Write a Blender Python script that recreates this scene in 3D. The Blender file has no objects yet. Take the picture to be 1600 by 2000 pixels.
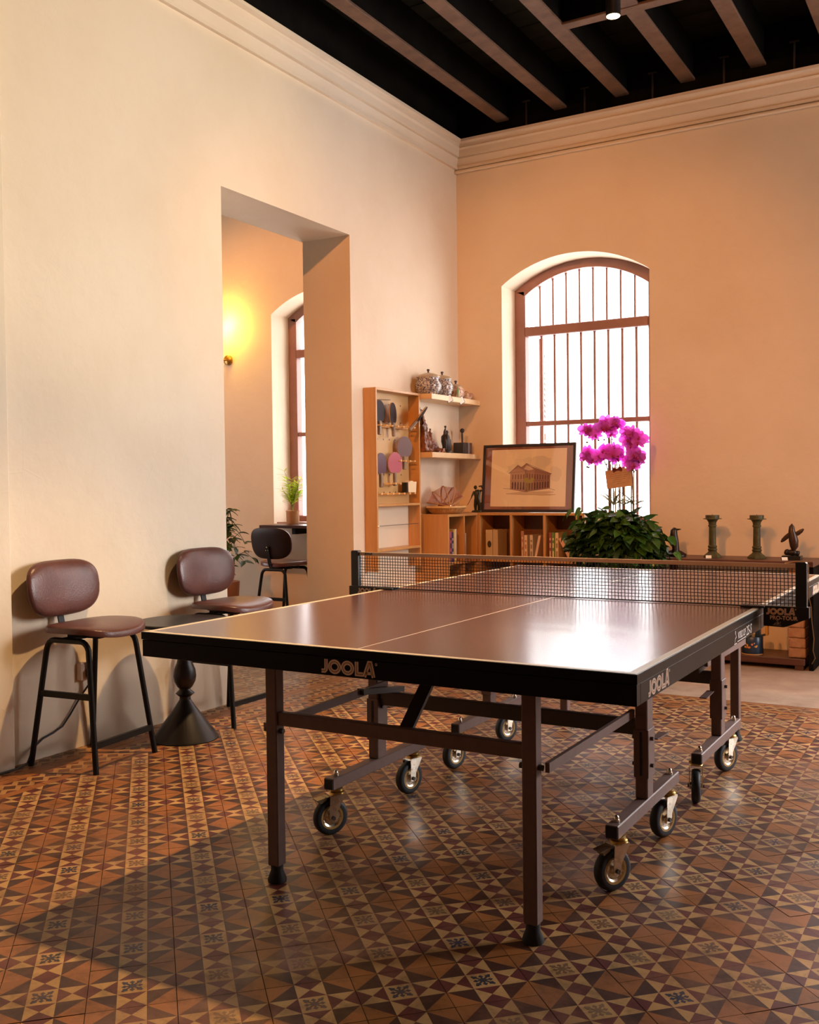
import bpy, math, random
from math import sin, cos, pi, radians, sqrt, atan2
from mathutils import Vector, Matrix, noise
random.seed(7)
SC = bpy.context.scene
COL = SC.collection

# ------------------------------------------------------------------ camera
CAM = Vector((2.21617, -2.17280, 1.18421)); YAW, PITCH, ROLL, FPX = 0.530971, -0.0247844, -0.0116991, 1953.454
_f = Vector((-sin(YAW), cos(YAW), 0)); _r = Vector((cos(YAW), sin(YAW), 0)); _u = Vector((0, 0, 1))
_f, _u = cos(PITCH)*_f + sin(PITCH)*_u, -sin(PITCH)*_f + cos(PITCH)*_u
_r, _u = cos(ROLL)*_r + sin(ROLL)*_u, -sin(ROLL)*_r + cos(ROLL)*_u
cd = bpy.data.cameras.new('camera'); cam = bpy.data.objects.new('camera', cd); COL.objects.link(cam)
cd.sensor_fit = 'HORIZONTAL'; cd.sensor_width = 36.0; cd.lens = 36.0*FPX/1600; cd.clip_start = .05; cd.clip_end = 200
M = Matrix((( _r.x, _u.x, -_f.x, CAM.x), (_r.y, _u.y, -_f.y, CAM.y), (_r.z, _u.z, -_f.z, CAM.z), (0, 0, 0, 1)))
cam.matrix_world = M
SC.camera = cam

# ------------------------------------------------------------------ view, world, large lights
SC.view_settings.view_transform = 'Standard'; SC.view_settings.look = 'None'
SC.view_settings.gamma = 1.0; SC.view_settings.use_curve_mapping = False
SC.view_settings.exposure = -0.12
W = bpy.data.worlds.new('sky'); SC.world = W; W.use_nodes = True
bg = W.node_tree.nodes['Background']; bg.inputs[0].default_value = (1.0, .98, .98, 1); bg.inputs[1].default_value = 9.0

def area(name, loc, aim, sx, sy, power, col, spread=180):
    l = bpy.data.lights.new(name, 'AREA'); l.shape = 'RECTANGLE'; l.size = sx; l.size_y = sy
    l.energy = power; l.color = col; l.spread = radians(spread)
    o = bpy.data.objects.new(name, l); COL.objects.link(o); o.location = loc
    o.rotation_euler = (Vector(aim)-Vector(loc)).to_track_quat('-Z', 'Y').to_euler()
    return o
DAY = (1.0, .97, .97)
area('daylight_side_window', (4.86, 3.75, 2.05), (-1.44, .55, 1.3), 1.1, 2.1, 62, DAY, 85)
area('daylight_back_window', (2.325, 5.30, 1.85), (1.9, 2, 1.0), 1.1, 1.75, 110, DAY)
area('fill_far_room', (-6.45, 2.6, 1.9), (-3, 3.2, 1.4), 1.4, 1.9, 1, DAY)  # weak fill added to brighten the adjoining room, no window known there

XW, YB = -1.44, 4.838          # inner faces of the left and back walls
ZC = 4.22                      # underside of the ceiling boards

# ------------------------------------------------------------------ materials
def nodes(m): return m.node_tree.nodes, m.node_tree.links
MATS = {}
def mat(name, col, rough=.5, metal=0., var=0., vscale=6., bump=0., bscale=40., spec=.5, coat=0., rvar=0., col2=None, stretch=None, alpha=1.):
    if name in MATS: return MATS[name]
    m = bpy.data.materials.new(name); m.use_nodes = True; N, L = nodes(m)
    b = N['Principled BSDF']
    b.inputs['Base Color'].default_value = (*col, 1); b.inputs['Roughness'].default_value = rough
    b.inputs['Metallic'].default_value = metal; b.inputs['Specular IOR Level'].default_value = spec
    b.inputs['Coat Weight'].default_value = coat; b.inputs['Alpha'].default_value = alpha
    if var or bump or rvar or col2:
        tc = N.new('ShaderNodeTexCoord'); mp = N.new('ShaderNodeMapping'); L.new(tc.outputs['Object'], mp.inputs[0])
        if stretch: mp.inputs['Scale'].default_value = stretch
    if var or col2:
        nz = N.new('ShaderNodeTexNoise'); nz.inputs['Scale'].default_value = vscale; nz.inputs['Detail'].default_value = 6; nz.inputs['Roughness'].default_value = .6
        L.new(mp.outputs[0], nz.inputs['Vector'])
        r = N.new('ShaderNodeValToRGB'); e = r.color_ramp.elements
        c2 = col2 or tuple(min(1, c*(1+var)) for c in col); c1 = col if col2 else tuple(c*(1-var) for c in col)
        e[0].position = .32; e[1].position = .68; e[0].color = (*c1, 1); e[1].color = (*c2, 1)
        L.new(nz.outputs['Fac'], r.inputs[0]); L.new(r.outputs[0], b.inputs['Base Color'])
    if rvar:
        n3 = N.new('ShaderNodeTexNoise'); n3.inputs['Scale'].default_value = vscale*1.7; n3.inputs['Detail'].default_value = 5
        L.new(mp.outputs[0], n3.inputs['Vector'])
        mr = N.new('ShaderNodeMapRange'); mr.inputs['To Min'].default_value = max(0, rough-rvar); mr.inputs['To Max'].default_value = min(1, rough+rvar)
        mr.inputs['From Min'].default_value = .3; mr.inputs['From Max'].default_value = .7
        L.new(n3.outputs['Fac'], mr.inputs['Value']); L.new(mr.outputs[0], b.inputs['Roughness'])
    if bump:
        n2 = N.new('ShaderNodeTexNoise'); n2.inputs['Scale'].default_value = bscale; n2.inputs['Detail'].default_value = 5
        L.new(mp.outputs[0], n2.inputs['Vector'])
        bp = N.new('ShaderNodeBump'); bp.inputs['Strength'].default_value = bump; bp.inputs['Distance'].default_value = .01
        L.new(n2.outputs['Fac'], bp.inputs['Height']); L.new(bp.outputs[0], b.inputs['Normal'])
    MATS[name] = m; return m

def plaster(name, col, col2):
    m = bpy.data.materials.new(name); m.use_nodes = True; N, L = nodes(m); b = N['Principled BSDF']
    b.inputs['Roughness'].default_value = .78; b.inputs['Specular IOR Level'].default_value = .25
    tc = N.new('ShaderNodeTexCoord')
    n1 = N.new('ShaderNodeTexNoise'); n1.inputs['Scale'].default_value = 1.3; n1.inputs['Detail'].default_value = 8; n1.inputs['Roughness'].default_value = .62
    L.new(tc.outputs['Object'], n1.inputs['Vector'])
    r = N.new('ShaderNodeValToRGB'); e = r.color_ramp.elements; e[0].position = .35; e[1].position = .65
    e[0].color = (*col, 1); e[1].color = (*col2, 1); L.new(n1.outputs['Fac'], r.inputs[0])
    L.new(r.outputs[0], b.inputs['Base Color'])
    # trowel scratches: thin voronoi cracks masked by noise, plus lumpy relief
    mp = N.new('ShaderNodeMapping'); mp.inputs['Rotation'].default_value = (.7, .5, .3); mp.inputs['Scale'].default_value = (3.2, 3.2, 1.1)
    L.new(tc.outputs['Object'], mp.inputs[0])
    vo = N.new('ShaderNodeTexVoronoi'); vo.feature = 'DISTANCE_TO_EDGE'; vo.inputs['Scale'].default_value = 2.0
    L.new(mp.outputs[0], vo.inputs['Vector'])
    cr = N.new('ShaderNodeMapRange'); cr.inputs['From Max'].default_value = .012; cr.inputs['To Min'].default_value = 0; cr.inputs['To Max'].default_value = 1
    L.new(vo.outputs['Distance'], cr.inputs['Value'])
    n4 = N.new('ShaderNodeTexNoise'); n4.inputs['Scale'].default_value = 2.3; L.new(tc.outputs['Object'], n4.inputs['Vector'])
    mk = N.new('ShaderNodeMapRange'); mk.inputs['From Min'].default_value = .55; mk.inputs['From Max'].default_value = .64; L.new(n4.outputs['Fac'], mk.inputs['Value'])
    inv = N.new('ShaderNodeMath'); inv.operation = 'SUBTRACT'; inv.inputs[0].default_value = 1; L.new(cr.outputs[0], inv.inputs[1])
    mu = N.new('ShaderNodeMath'); mu.operation = 'MULTIPLY'; L.new(inv.outputs[0], mu.inputs[0]); L.new(mk.outputs[0], mu.inputs[1])
    n2 = N.new('ShaderNodeTexNoise'); n2.inputs['Scale'].default_value = 9; n2.inputs['Detail'].default_value = 6; L.new(tc.outputs['Object'], n2.inputs['Vector'])
    sb = N.new('ShaderNodeMath'); sb.operation = 'MULTIPLY_ADD'; sb.inputs[1].default_value = .12; L.new(mu.outputs[0], sb.inputs[0]); L.new(n2.outputs['Fac'], sb.inputs[2])
    bp = N.new('ShaderNodeBump'); bp.inputs['Strength'].default_value = .22; bp.inputs['Distance'].default_value = .02
    L.new(sb.outputs[0], bp.inputs['Height']); L.new(bp.outputs[0], b.inputs['Normal'])
    MATS[name] = m; return m

def attr_mat(name, rough=.5, bump=.0, wear=None, rvar=.1, spec=.5):
    """colour from a 'Col' face-corner attribute, worn by position noise"""
    m = bpy.data.materials.new(name); m.use_nodes = True; N, L = nodes(m); b = N['Principled BSDF']
    at = N.new('ShaderNodeAttribute'); at.attribute_name = 'Col'
    b.inputs['Roughness'].default_value = rough; b.inputs['Specular IOR Level'].default_value = spec
    out = at.outputs['Color']
    if wear:
        ge = N.new('ShaderNodeNewGeometry')
        n1 = N.new('ShaderNodeTexNoise'); n1.inputs['Scale'].default_value = 2.1; n1.inputs['Detail'].default_value = 9; n1.inputs['Roughness'].default_value = .68
        L.new(ge.outputs['Position'], n1.inputs['Vector'])
        mr = N.new('ShaderNodeMapRange'); mr.inputs['From Min'].default_value = .46; mr.inputs['From Max'].default_value = .72; mr.inputs['To Max'].default_value = .85
        L.new(n1.outputs['Fac'], mr.inputs['Value'])
        mx = N.new('ShaderNodeMix'); mx.data_type = 'RGBA'; mx.inputs['B'].default_value = (*wear, 1)
        L.new(mr.outputs[0], mx.inputs['Factor']); L.new(out, mx.inputs['A'])
        # small dark pits and stains
        n5 = N.new('ShaderNodeTexNoise'); n5.inputs['Scale'].default_value = 11; n5.inputs['Detail'].default_value = 8; n5.inputs['Roughness'].default_value = .7
        L.new(ge.outputs['Position'], n5.inputs['Vector'])
        m5 = N.new('ShaderNodeMapRange'); m5.inputs['From Min'].default_value = .30; m5.inputs['From Max'].default_value = .52; m5.inputs['To Min'].default_value = .45; m5.inputs['To Max'].default_value = 1.0
        L.new(n5.outputs['Fac'], m5.inputs['Value'])
        mm = N.new('ShaderNodeMix'); mm.data_type = 'RGBA'; mm.blend_type = 'MULTIPLY'; mm.inputs['Factor'].default_value = 1
        L.new(mx.outputs['Result'], mm.inputs['A']); L.new(m5.outputs[0], mm.inputs['B'])
        out = mm.outputs['Result']
        n3 = N.new('ShaderNodeTexNoise'); n3.inputs['Scale'].default_value = 5; n3.inputs['Detail'].default_value = 7; L.new(ge.outputs['Position'], n3.inputs['Vector'])
        rr = N.new('ShaderNodeMapRange'); rr.inputs['From Min'].default_value = .3; rr.inputs['From Max'].default_value = .7
        rr.inputs['To Min'].default_value = rough-rvar; rr.inputs['To Max'].default_value = rough+rvar
        L.new(n3.outputs['Fac'], rr.inputs['Value']); L.new(rr.outputs[0], b.inputs['Roughness'])
        if bump:
            bp = N.new('ShaderNodeBump'); bp.inputs['Strength'].default_value = bump; bp.inputs['Distance'].default_value = .004
            L.new(n5.outputs['Fac'], bp.inputs['Height']); L.new(bp.outputs[0], b.inputs['Normal'])
    L.new(out, b.inputs['Base Color'])
    MATS[name] = m; return m

def glow(name, col, s):
    m = bpy.data.materials.new(name); m.use_nodes = True; b = m.node_tree.nodes['Principled BSDF']
    b.inputs['Emission Color'].default_value = (*col, 1); b.inputs['Emission Strength'].default_value = s
    b.inputs['Base Color'].default_value = (*col, 1); MATS[name] = m; return m

def sheer(name, col, opacity, gloss=0.):
    m = bpy.data.materials.new(name); m.use_nodes = True; N, L = nodes(m); N.remove(N['Principled BSDF'])
    o = N['Material Output']; t = N.new('ShaderNodeBsdfTransparent'); mx = N.new('ShaderNodeMixShader'); mx.inputs[0].default_value = opacity
    if gloss: d = N.new('ShaderNodeBsdfGlossy'); d.inputs['Roughness'].default_value = gloss
    else: d = N.new('ShaderNodeBsdfTranslucent')
    d.inputs['Color'].default_value = (*col, 1)
    L.new(t.outputs[0], mx.inputs[1]); L.new(d.outputs[0], mx.inputs[2]); L.new(mx.outputs[0], o.inputs[0])
    MATS[name] = m; return m

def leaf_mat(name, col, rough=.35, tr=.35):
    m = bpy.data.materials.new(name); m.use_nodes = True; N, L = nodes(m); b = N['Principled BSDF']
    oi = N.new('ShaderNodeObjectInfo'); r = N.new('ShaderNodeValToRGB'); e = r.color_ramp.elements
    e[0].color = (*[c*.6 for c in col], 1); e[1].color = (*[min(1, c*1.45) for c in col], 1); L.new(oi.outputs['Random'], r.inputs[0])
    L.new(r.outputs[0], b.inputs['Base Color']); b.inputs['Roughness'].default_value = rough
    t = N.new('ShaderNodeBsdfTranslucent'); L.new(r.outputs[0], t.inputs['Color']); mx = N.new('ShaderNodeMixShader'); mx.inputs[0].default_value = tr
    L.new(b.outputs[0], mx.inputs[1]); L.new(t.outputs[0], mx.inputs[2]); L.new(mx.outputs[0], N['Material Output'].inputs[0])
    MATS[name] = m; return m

WALL = plaster('cream_plaster', (.74, .615, .455), (.79, .675, .52))
WALLB = plaster('bounce_brown_plaster', (.36, .20, .11), (.42, .25, .14))  # for unseen walls, browned to cut and warm the bounced light
CORN = plaster('cornice_plaster', (.75, .62, .46), (.79, .675, .52))
BLACKW = mat('black_stained_wood', (.005, .004, .003), .9, var=.5, vscale=5, bump=.2, spec=.1)
BEAMW = mat('brown_beam_paint', (.15, .078, .046), .7, var=.25, vscale=8, bump=.25, bscale=25)
PLANK = mat('dark_green_board', (.012, .011, .006), .9, var=.5, vscale=3, spec=.1)
MAUVE = mat('mauve_window_paint', (.30, .15, .12), .45, var=.12, vscale=5, bump=.05)
CEMENT = mat('bare_cement', (.36, .24, .17), .5, col2=(.50, .36, .26), vscale=5, bump=.25, bscale=30, rvar=.12)
MORTAR = mat('dark_mortar', (.08, .05, .035), .9, var=.3, bump=.3)
TILE = attr_mat('encaustic_tile', .43, .25, wear=(.27, .13, .078), rvar=.08, spec=.32)
BLUE = mat('table_surface', (.125, .058, .056), .22, spec=.6)
APRON = mat('black_apron_steel', (.010, .006, .005), .35, spec=.13)
STEEL = mat('grey_brown_powder_coat', (.165, .100, .085), .5, var=.08, vscale=30, spec=.4)
STEELD = mat('dark_frame_steel', (.06, .045, .038), .42, spec=.5)
RUBBER = mat('black_rubber', (.010, .010, .011), .6, bump=.08, bscale=90)
TYRE = mat('tyre_rubber', (.014, .017, .022), .55, bump=.1, bscale=60)
BRASS = mat('gold_plastic_ring', (.42, .24, .06), .4)
CHROME = mat('zinc_plate', (.78, .70, .58), .28, metal=1, rvar=.08, vscale=20)
LINE = mat('cream_line_paint', (.80, .66, .48), .4)
LETTER = mat('tan_letter_print', (.85, .60, .44), .5)
LETTERW = mat('pale_letter_print', (.80, .74, .70), .5)
PLASTIC = mat('black_plastic', (.010, .009, .009), .4)
NETM = mat('black_net_cord', (.012, .010, .012), .8)
TAPE = mat('tan_net_tape', (.60, .44, .33), .7, var=.06)
CORD = mat('yellow_cord', (.75, .50, .22), .6)
LEATHER = mat('brown_leather', (.100, .036, .028), .30, var=.22, vscale=9, bump=.12, bscale=140, spec=.42)
BLACKM = mat('black_steel_tube', (.007, .006, .006), .45, spec=.25)
BEECH = mat('beech_board', (.52, .27, .09), .42, col2=(.60, .33, .12), vscale=5, stretch=(6, 6, .6), bump=.03)
PEG = mat('pegboard_beech', (.60, .36, .14), .5, var=.06)
PINE = mat('pale_shelf_wood', (.72, .50, .27), .45, var=.06, vscale=4, stretch=(1, 8, 8))
WHITE = mat('white_card', (.82, .78, .70), .6)
DARKWOOD = mat('dark_red_wood', (.10, .035, .022), .38, var=.4, vscale=4, stretch=(.6, 8, 8), bump=.05)
BRONZE = mat('dark_bronze', (.022, .014, .011), .38, metal=.4, var=.4, vscale=30, bump=.2, bscale=60)
VERDI = mat('green_bronze', (.075, .068, .026), .5, metal=.3, var=.35, vscale=25, bump=.25, bscale=70)
POTTERY = mat('terracotta', (.40, .16, .08), .6, var=.15)

# ------------------------------------------------------------------ mesh builder
class MB:
    def __init__(s): s.v = []; s.f = []; s.m = []; s.c = []
    def add(s, vs, fs, m=0, c=None):
        o = len(s.v); s.v += [tuple(p) for p in vs]
        for f in fs: s.f.append(tuple(i+o for i in f)); s.m.append(m); s.c.append(c)
        return s
    def box(s, x0, x1, y0, y1, z0, z1, b=0., m=0, c=None):
        if b <= 0:
            vs = [(x, y, z) for x in (x0, x1) for y in (y0, y1) for z in (z0, z1)]
            return s.add(vs, [(0, 1, 3, 2), (4, 6, 7, 5), (0, 4, 5, 1), (2, 3, 7, 6), (0, 2, 6, 4), (1, 5, 7, 3)], m, c)
        b = min(b, (x1-x0)*.45, (y1-y0)*.45, (z1-z0)*.45)
        lo, hi = (x0, y0, z0), (x1, y1, z1); vs = []; idx = {}
        for sx in (0, 1):
            for sy in (0, 1):
                for sz in (0, 1):
                    sg = (sx, sy, sz); base = [hi[k] if sg[k] else lo[k] for k in range(3)]
                    for ax in range(3):
                        p = [base[k] if k == ax else base[k]+(-b if sg[k] else b) for k in range(3)]
                        idx[(sg, ax)] = len(vs); vs.append(p)
        fs = []
        S = [(a, b2) for a in (0, 1) for b2 in (0, 1)]
        cyc = [(0, 0), (1, 0), (1, 1), (0, 1)]
        for ax in range(3):
            o1, o2 = (ax+1) % 3, (ax+2) % 3
            for sd in (0, 1):
                q = []
                for a, c2 in cyc:
                    sg = [0]*3; sg[ax] = sd; sg[o1] = a; sg[o2] = c2; q.append(idx[(tuple(sg), ax)])
                fs.append(tuple(q if sd else q[::-1]))
        for ax in range(3):        # edges along ax
            o1, o2 = (ax+1) % 3, (ax+2) % 3
            for a, c2 in S:
                g0 = [0]*3; g1 = [0]*3; g0[o1] = g1[o1] = a; g0[o2] = g1[o2] = c2; g0[ax] = 0; g1[ax] = 1
                q = (idx[(tuple(g0), o1)], idx[(tuple(g1), o1)], idx[(tuple(g1), o2)], idx[(tuple(g0), o2)])
                fs.append(q if (a == c2) == False else q[::-1])
        for sg in [(a, b2, c2) for a in (0, 1) for b2 in (0, 1) for c2 in (0, 1)]:
            q = tuple(idx[(sg, k)] for k in range(3)); fs.append(q if sum(sg) % 2 == 1 else q[::-1])
        return s.add(vs, fs, m, c)
    def tube(s, pts, r, seg=10, cap=True, m=0, c=None, flat=1.0):
        pts = [Vector(p) for p in pts]; n = len(pts); rs = r if isinstance(r, (list, tuple)) else [r]*n
        prev = None; o = len(s.v)
        for i, p in enumerate(pts):
            t = (pts[min(i+1, n-1)]-pts[max(i-1, 0)]).normalized()
            if prev is None:
                a = Vector((0, 0, 1)) if abs(t.z) < .9 else Vector((1, 0, 0)); nrm = t.cross(a).normalized()
            else:
                nrm = (prev-t*prev.dot(t)); nrm = nrm.normalized() if nrm.length > 1e-6 else t.orthogonal().normalized()
            prev = nrm; bi = t.cross(nrm)
            for k in range(seg):
                a = 2*pi*k/seg; s.v.append(tuple(p+nrm*(cos(a)*rs[i])+bi*(sin(a)*rs[i]*flat)))
        for i in range(n-1):
            for k in range(seg):
                k2 = (k+1) % seg; s.f.append((o+i*seg+k, o+i*seg+k2, o+(i+1)*seg+k2, o+(i+1)*seg+k)); s.m.append(m); s.c.append(c)
        if cap:
            s.f.append(tuple(o+k for k in range(seg))[::-1]); s.m.append(m); s.c.append(c)
            s.f.append(tuple(o+(n-1)*seg+k for k in range(seg))); s.m.append(m); s.c.append(c)
        return s
    def bar(s, p0, p1, w, h, up=(0, 0, 1), m=0):
        """rectangular bar between two points, w across, h along up"""
        p0, p1 = Vector(p0), Vector(p1); t = (p1-p0).normalized(); sd = t.cross(Vector(up)).normalized(); u = sd.cross(t)
        vs = [p+sd*(a*w/2)+u*(b*h/2) for p in (p0, p1) for a, b in ((-1, -1), (1, -1), (1, 1), (-1, 1))]
        return s.add(vs, [(3, 2, 1, 0), (4, 5, 6, 7), (0, 1, 5, 4), (1, 2, 6, 5), (2, 3, 7, 6), (3, 0, 4, 7)], m)
    def lathe(s, prof, c=(0, 0, 0), seg=24, m=0, col=None, sx=1., sy=1.):
        o = len(s.v); n = len(prof)
        for r, z in prof:
            for k in range(seg):
                a = 2*pi*k/seg; s.v.append((c[0]+r*cos(a)*sx, c[1]+r*sin(a)*sy, c[2]+z))
        for i in range(n-1):
            for k in range(seg):
                k2 = (k+1) % seg; s.f.append((o+i*seg+k, o+i*seg+k2, o+(i+1)*seg+k2, o+(i+1)*seg+k)); s.m.append(m); s.c.append(col)
        if prof[0][0] > 1e-4: s.f.append(tuple(o+k for k in range(seg))[::-1]); s.m.append(m); s.c.append(col)
        if prof[-1][0] > 1e-4: s.f.append(tuple(o+(n-1)*seg+k for k in range(seg))); s.m.append(m); s.c.append(col)
        return s
    def ball(s, c, r, seg=12, rings=8, m=0, col=None, s3=(1, 1, 1)):
        pr = [(max(1e-5, sin(pi*i/rings)), -cos(pi*i/rings)) for i in range(rings+1)]
        o = len(s.v)
        for a, z in pr:
            for k in range(seg):
                t = 2*pi*k/seg; s.v.append((c[0]+r*s3[0]*a*cos(t), c[1]+r*s3[1]*a*sin(t), c[2]+r*s3[2]*z))
        for i in range(rings):
            for k in range(seg):
                k2 = (k+1) % seg; s.f.append((o+i*seg+k, o+i*seg+k2, o+(i+1)*seg+k2, o+(i+1)*seg+k)); s.m.append(m); s.c.append(col)
        return s
    def prism(s, poly, ax, a0, a1, m=0, c=None):
        """extrude a 2-D polygon along axis ax (the other two axes in cyclic order)"""
        o1, o2 = (ax+1) % 3, (ax+2) % 3; vs = []
        for a in (a0, a1):
            for p in poly:
                q = [0, 0, 0]; q[ax] = a; q[o1] = p[0]; q[o2] = p[1]; vs.append(q)
        n = len(poly); fs = [tuple(range(n))[::-1], tuple(range(n, 2*n))]
        for i in range(n): j = (i+1) % n; fs.append((i, j, n+j, n+i))
        return s.add(vs, fs, m, c)
    def stroke(s, path, w, P, closed=False, m=0, c=None):
        """flat ribbon along a 2-D path; P maps (x,y) to 3-D"""
        n = len(path); L = []; R = []
        for i in range(n):
            a = path[i-1] if (closed or i) else path[i]; b = path[(i+1) % n] if (closed or i < n-1) else path[i]
            p = path[i]
            d1 = Vector((p[0]-a[0], p[1]-a[1])); d2 = Vector((b[0]-p[0], b[1]-p[1]))
            if d1.length < 1e-9: d1 = d2
            if d2.length < 1e-9: d2 = d1
            d1.normalize(); d2.normalize(); n1 = Vector((-d1.y, d1.x)); n2 = Vector((-d2.y, d2.x)); mt = (n1+n2)
            mt = mt.normalized() if mt.length > 1e-6 else n1
            k = w/2/max(.4, mt.dot(n1)); L.append((p[0]+mt.x*k, p[1]+mt.y*k)); R.append((p[0]-mt.x*k, p[1]-mt.y*k))
        fs = [(i, n+i, n+(i+1) % n, (i+1) % n) for i in range(n if closed else n-1)]
        return s.add([P(*p) for p in L+R], fs, m, c)
    def tr(s, Mx, start=0): s.v[start:] = [tuple(Mx @ Vector(p)) for p in s.v[start:]]; return s
    def mesh(s, name, mats, smooth=None):
        me = bpy.data.meshes.new(name); me.from_pydata(s.v, [], s.f)
        if not isinstance(mats, (list, tuple)): mats = [mats]
        for m in mats: me.materials.append(m)
        if len(mats) > 1: me.polygons.foreach_set('material_index', s.m)
        if any(c is not None for c in s.c):
            at = me.color_attributes.new('Col', 'FLOAT_COLOR', 'CORNER'); buf = []
            for p, c in zip(me.polygons, s.c): buf += [*(c or (.5, .5, .5)), 1.]*p.loop_total
            at.data.foreach_set('color', buf)
        if smooth is not None:
            me.polygons.foreach_set('use_smooth', [True]*len(me.polygons)); me.set_sharp_from_angle(angle=radians(smooth))
        me.update(); return me
    def obj(s, name, mats, parent=None, smooth=None, label=None):
        return link(name, s.mesh(name, mats, smooth), parent, label)

def link(name, me, parent=None, label=None):
    o = bpy.data.objects.new(name, me); COL.objects.link(o)
    if parent: o.parent = parent
    if label: o['label'] = label
    return o
def thing(name, label, cat, loc=(0, 0, 0), rz=0., group=None):
    o = bpy.data.objects.new(name, None); COL.objects.link(o); o.empty_display_size = .1
    o.location = loc; o.rotation_euler = (0, 0, rz); return tag(o, label, cat, group)
def tag(o, label, cat, group=None):
    o['label'] = label; o['category'] = cat
    if group: o['group'] = group
    return o
def struct(o, label=None):
    o['kind'] = 'structure'
    if label: o['label'] = label
    return o
def copy_tree(o, parent=None):
    c = o.copy(); COL.objects.link(c); c.parent = parent
    for ch in [x for x in bpy.data.objects if x.parent == o]: copy_tree(ch, c)
    return c
def arc(cx, cy, r, a0, a1, n): return [(cx+r*cos(a0+(a1-a0)*i/n), cy+r*sin(a0+(a1-a0)*i/n)) for i in range(n+1)]

# ================================================================== THE SETTING
# ---- left wall with doorway
DY0, DY1, DZ, WT = 2.06, 3.32, 2.84, .38
m = MB(); m.box(XW-WT, XW, -4.9, DY0, -.05, ZC+.2); m.box(XW-WT, XW, DY1, YB, -.05, ZC+.2); m.box(XW-WT, XW, DY0, DY1, DZ, ZC+.2)
struct(m.obj('wall_left', WALL), 'cream plastered wall with a tall open doorway')
struct(MB().box(XW, XW+.045, -4.9, .63, -.02, 3.66, .006).obj('trim_pier', WALL), 'shallow plaster pier on the left wall')

# ---- back wall with three arched windows
def arch_z(x, x0, x1, zs, rise):
    h = (x1-x0)/2; R = (h*h+rise*rise)/(2*rise); return zs+rise-R+sqrt(max(0, R*R-(x-(x0+x1)/2)**2))
WINS = [(-3.29, -2.14), (-1.06, .092), (1.75, 2.9)]
SPR, RISE, YO = 2.715, .185, 5.26; SILLS = [.878, .885, .885]
m = MB(); xs = [-6.6]+[x for w in WINS for x in w]+[5.0]
for i in range(0, len(xs), 2): m.box(xs[i], xs[i+1], YB, YO, -.05, ZC+.2)
for (x0, x1), SILL in zip(WINS, SILLS):
    m.box(x0, x1, YB, YO, -.05, SILL)
    n = 28; X = [x0+(x1-x0)*i/n for i in range(n+1)]; Z = [arch_z(x, x0, x1, SPR, RISE) for x in X]
    vs = []
    for x, z in zip(X, Z): vs += [(x, YB, z), (x, YB, ZC+.2), (x, YO, z), (x, YO, ZC+.2)]
    fs = []
    for i in range(n):
        a, b = 4*i, 4*i+4; fs += [(a, b, b+1, a+1), (a+2, a+3, b+3, b+2), (a, a+2, b+2, b)]
    m.add(vs, fs)
struct(m.obj('wall_back', WALL), 'cream plastered back wall with arched windows')

# ---- walls outside the frame, with window openings for the daylight
m = MB(); XR = 4.6
for y0, y1, z0, z1 in [(-4.9, 3.15, -.05, 4.42), (4.35, YB, -.05, 4.42), (3.15, 4.35, -.05, .9), (3.15, 4.35, 3.15, 4.42)]:
    m.box(XR, XR+.25, y0, y1, z0, z1)
struct(m.obj('wall_right', WALLB), 'unseen wall with a window opening, browned to warm the bounce')
struct(MB().box(-6.6, 5.0, -5.2, -4.9, -.05, ZC+.2).obj('wall_front', WALLB), 'unseen wall behind the viewer, browned to warm the bounce')
m = MB(); m.box(-6.6, -6.3, -4.9, 1.8, -.05, ZC+.2); m.box(-6.6, -6.3, 3.4, YB, -.05, ZC+.2); m.box(-6.6, -6.3, 1.8, 3.4, -.05, .9); m.box(-6.6, -6.3, 1.8, 3.4, 2.9, ZC+.2)
struct(m.obj('wall_far_left', WALLB), 'unseen wall of the adjoining room, browned to warm the bounce')

# ---- cornice on both walls, conduit under it, dark upper band
prof = [(0, 3.655), (.024, 3.655), (.024, 3.676), (.012, 3.681), (.018, 3.700), (.036, 3.733), (.026, 3.740), (.048, 3.745), (.050, 3.757), (.056, 3.790), (.068, 3.804), (.054, 3.811), (.062, 3.832), (.090, 3.842), (.090, 3.862), (0, 3.868)]
m = MB(); vs = []
for p, z in prof: vs += [(XW+p, -4.9, z), (XW+p, YB-p, z)]
m.add(vs, [(2*i, 2*i+1, 2*i+3, 2*i+2) for i in range(len(prof)-1)])
struct(m.obj('trim_cornice_left', CORN, smooth=25), 'stepped plaster cornice along the left wall')
m = MB(); vs = []
for p, z in prof: vs += [(XW+p, YB-p, z), (XR, YB-p, z)]
m.add(vs, [(2*i, 2*i+1, 2*i+3, 2*i+2) for i in range(len(prof)-1)])
struct(m.obj('trim_cornice_back', CORN, smooth=25), 'stepped plaster cornice along the back wall')
struct(MB().tube([(XW+.003, YB-.02, 3.637), (XR, YB-.02, 3.632)], .014, 10).obj('trim_conduit', CORN, smooth=40), 'plastered pipe running under the back cornice')
struct(MB().box(XW, XW+.015, -4.9, YB, 3.868, ZC+.1).obj('trim_band_left', BLACKW), 'black stained band above the left cornice')
m = MB(); m.box(XW+.015, XR, YB-.015, YB, 3.868, ZC+.1)
struct(m.obj('trim_band_back', BLACKW), 'black stained band above the back cornice')

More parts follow.
